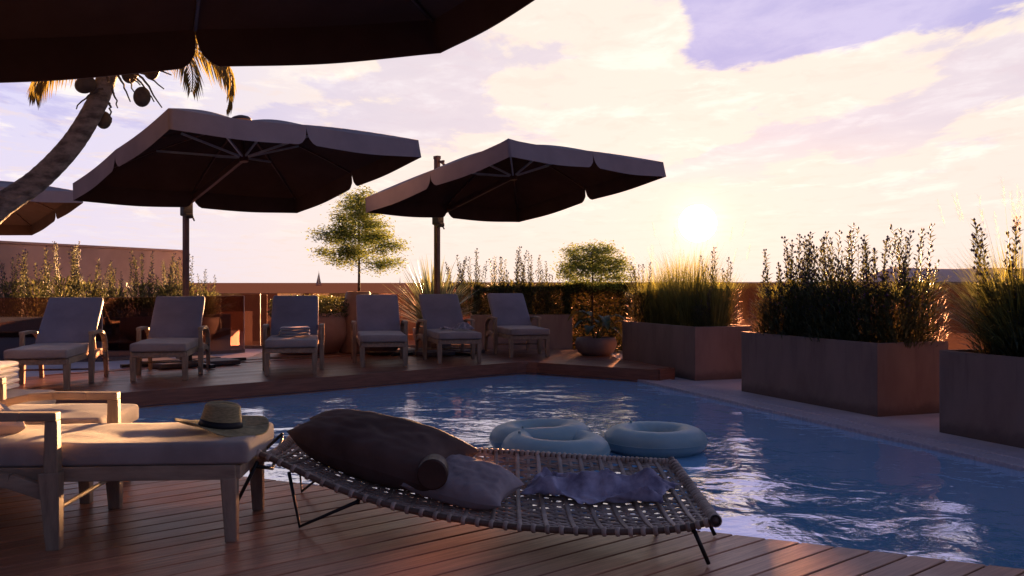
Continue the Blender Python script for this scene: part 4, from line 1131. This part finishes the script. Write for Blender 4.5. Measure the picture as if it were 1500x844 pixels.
pot([(.001,0),(.20,0),(.27,.05),(.31,.14),(.315,.20),(.29,.265),(.27,.27),(.26,.24),(.26,.18)], (1.27,13.95,0), 'pot_grey', 'low round grey pot with broad leaves beside the grass planter', name='plant_bowl', soil_r=.265, soil_z=.23)
pot([(.001,0),(.24,0),(.27,.05),(.33,.22),(.34,.36),(.32,.37),(.30,.34),(.30,.28)], (-1.27,14.95,0), 'pot_grey', 'grey pot of the sword leaved plant behind the right parasol mast', soil_r=.31, soil_z=.32)
# sword-leaved plant
yr = empty('sword_leaf_plant', (-1.27,14.95,.30)); tag(yr, 'large spiky plant with long striped sword leaves behind the parasol mast', 'plant')
r_ = random.Random(14); yb = MB()
for i in range(270):
    a = r_.uniform(0,6.28); dh = V(math.cos(a),math.sin(a),0); f = r_.random()
    blade(yb, dh*.05+V(0,0,r_.uniform(0,.1)), dh, r_.uniform(.85,1.25)*(1-.12*f), .08+1.1*f, .040, r_.uniform(.1,1.0)*(.3+f), 8)
yb.build('leaves', M['yucca'], yr)
# broad-leaved plant
br_ = empty('broad_leaf_plant', (1.27,13.95,.22)); tag(br_, 'dark tropical plant with broad drooping leaves in the round grey pot', 'plant')
r_ = random.Random(21); bm_ = MB()
for i in range(15):
    a = i*2.4+r_.uniform(-.3,.3); dh = V(math.cos(a),math.sin(a),0); L = r_.uniform(.38,.62); el = r_.uniform(.6,1.35); s2 = V(-dh.y,dh.x,0)
    base = dh*.03; mid = dh*math.cos(el)*L*.7+V(0,0,math.sin(el)*L*.7); bm_.tube([base, base.lerp(mid,.6)+V(0,0,.02), mid], [.008,.006,.005], 5, caps=False)
    def lf_(u, v, mid=mid, dh=dh, s2=s2, L=L, el=el):
        w = .085*math.sin(math.pi*min(1,u*.97+.03))**.7*(1.2-.5*u); y_ = (v-.5)*2
        ang = el-.2-1.5*u
        c = mid+dh*(L*.62*u)+V(0,0, L*.62*(math.sin(el)*u*.7-.95*u*u))
        return c+s2*y_*w+V(0,0,abs(y_)*w*.35+.006*math.sin(u*40))
    bm_.grid(lf_, 12, 6)
bm_.build('leaves', M['leaf_big'], br_, smooth=True)

# ------------------------------------------------------------------ palm
def palm():
    Y0 = 8.2
    def px(x, y, Y): return V((x-750)/F_PX*Y, Y, EYE+(HZ-y)/F_PX*Y)
    tr_px = [(-190,640,8.0),(-150,520,8.05),(-90,400,8.1),(-10,312,8.15),(55,264,8.2),(105,212,8.2),(140,155,8.2),(158,110,8.2),(168,85,8.2)]
    P0 = [px(*p) for p in tr_px]; P0[0].z = 0.0; P0[0].x = -6.1
    base = P0[0].copy(); root = empty('palm_tree', base); tag(root, 'coconut palm with a leaning ringed trunk rising at the left edge behind the near parasol', 'palm tree')
    N = 120; pts = []; rad = []
    for i in range(N+1):
        t = i/N; p = catmull(P0, t)-base; r0 = .126-.052*t
        saw = (i % 3)/3; pts.append(p); rad.append(r0*(1+.035*saw+.02*noise.noise(V(i*.7,0,0))))
    tb = MB(); tb.tube(pts, rad, 18); tb.build('trunk', M['palm_bark'], root, smooth=True)
    top = pts[-1]
    r = random.Random(3)
    specs = []
    # (azimuth, start elevation, length, droop)
    for i in range(13):
        specs.append((i*2*math.pi/13+r.uniform(-.12,.12), r.uniform(.75,1.25), r.uniform(1.5,1.9), r.uniform(1.0,1.3)))
    specs += [(R(-25), .60, 1.28, 2.6),(R(-6), .72, 1.52, 2.75),(R(10), .62, 1.42, 2.7),(R(184), .40, .95, 2.3)]
    for (a, el, L, dr) in specs:
        if 20 < math.degrees(a) % 360 < 150: L *= .55; el = max(el,.9)   # kept clear of the parasol behind
        dh = V(math.cos(a), math.sin(a), 0); sd = V(-dh.y, dh.x, 0); cur = top+V(0,0,-.02); ang = el; S = 26; seg = []
        for k in range(S+1):
            seg.append(cur.copy()); d = dh*math.cos(ang)+V(0,0,math.sin(ang)); cur = cur+d*(L/S); ang -= dr/S*(.5+k/S)
        fb = MB(); fb.tube(seg, [.014*(1-.8*k/S)+.002 for k in range(S+1)], 5, caps=False)
        for k in range(3, S+1):
            t = k/S; d = (seg[k]-seg[k-1]).normalized(); Lf = .36*math.sin(math.pi*min(1,.12+t*.86))**.7+.05
            for s_ in (-1,1):
                for m2 in (0,.5):
                    p = seg[k-1].lerp(seg[k], m2); dd_ = (sd*s_*.75+d*.6+V(0,0,-.55-.25*r.random())).normalized()
                    leaf(fb, p, dd_, V(0,0,1), Lf*r.uniform(.85,1.1), .020, .12)
        fb.build('frond', M['frond'], root)
    for (x, y, ey, s_) in ((208,142,8.0,.072),(125,124,8.05,.075),(152,176,8.32,.066),(222,103,8.3,.07),(190,108,8.1,.07)):
        c = px(x, y, ey)-base; g = MB()
        g.grid(lambda u,v: V(s_*math.sin(math.pi*u)*math.cos(2*math.pi*v), s_*math.sin(math.pi*u)*math.sin(2*math.pi*v), -s_*1.22*math.cos(math.pi*u)), 14, 20)
        rot = Matrix.Rotation(R(65) if x < 130 else R(5),4,'Y'); g.v = [tuple(rot@Vector(p)+c) for p in g.v]
        g.build('coconut', M['coconut'], root, smooth=True)
    # flower stalks
    for (x0,y0,x1,y1) in ((172,108,205,125),(180,105,196,135),(185,100,240,130),(190,105,225,150),(150,130,110,160),(160,150,163,180),(160,120,145,100),(200,105,236,158),(172,108,190,150),(165,130,172,160),(200,100,250,112)):
        a, b = px(x0,y0,8.05)-base, px(x1,y1,8.0)-base; g = MB()
        pts = []
        for k in range(9):
            t = k/8; p = a.lerp(b,t); p += V(r.uniform(-.011,.011),0,.03*math.sin(t*3)+r.uniform(-.008,.008)); pts.append(p)
        g.tube(pts, [.012*(1-.55*k/8) for k in range(9)], 5); g.build('stalk', M['coconut'], root)
palm()

# ------------------------------------------------------------------ render settings
sc.view_settings.view_transform = 'Standard'; sc.view_settings.look = 'None'; sc.view_settings.exposure = 0; sc.view_settings.gamma = 1
sc.render.engine = 'CYCLES'; sc.cycles.max_bounces = 8; sc.cycles.transparent_max_bounces = 16; sc.cycles.caustics_reflective = False; sc.cycles.caustics_refractive = False
sc.cycles.sample_clamp_indirect = 4.0
sc.cycles.use_denoising = True
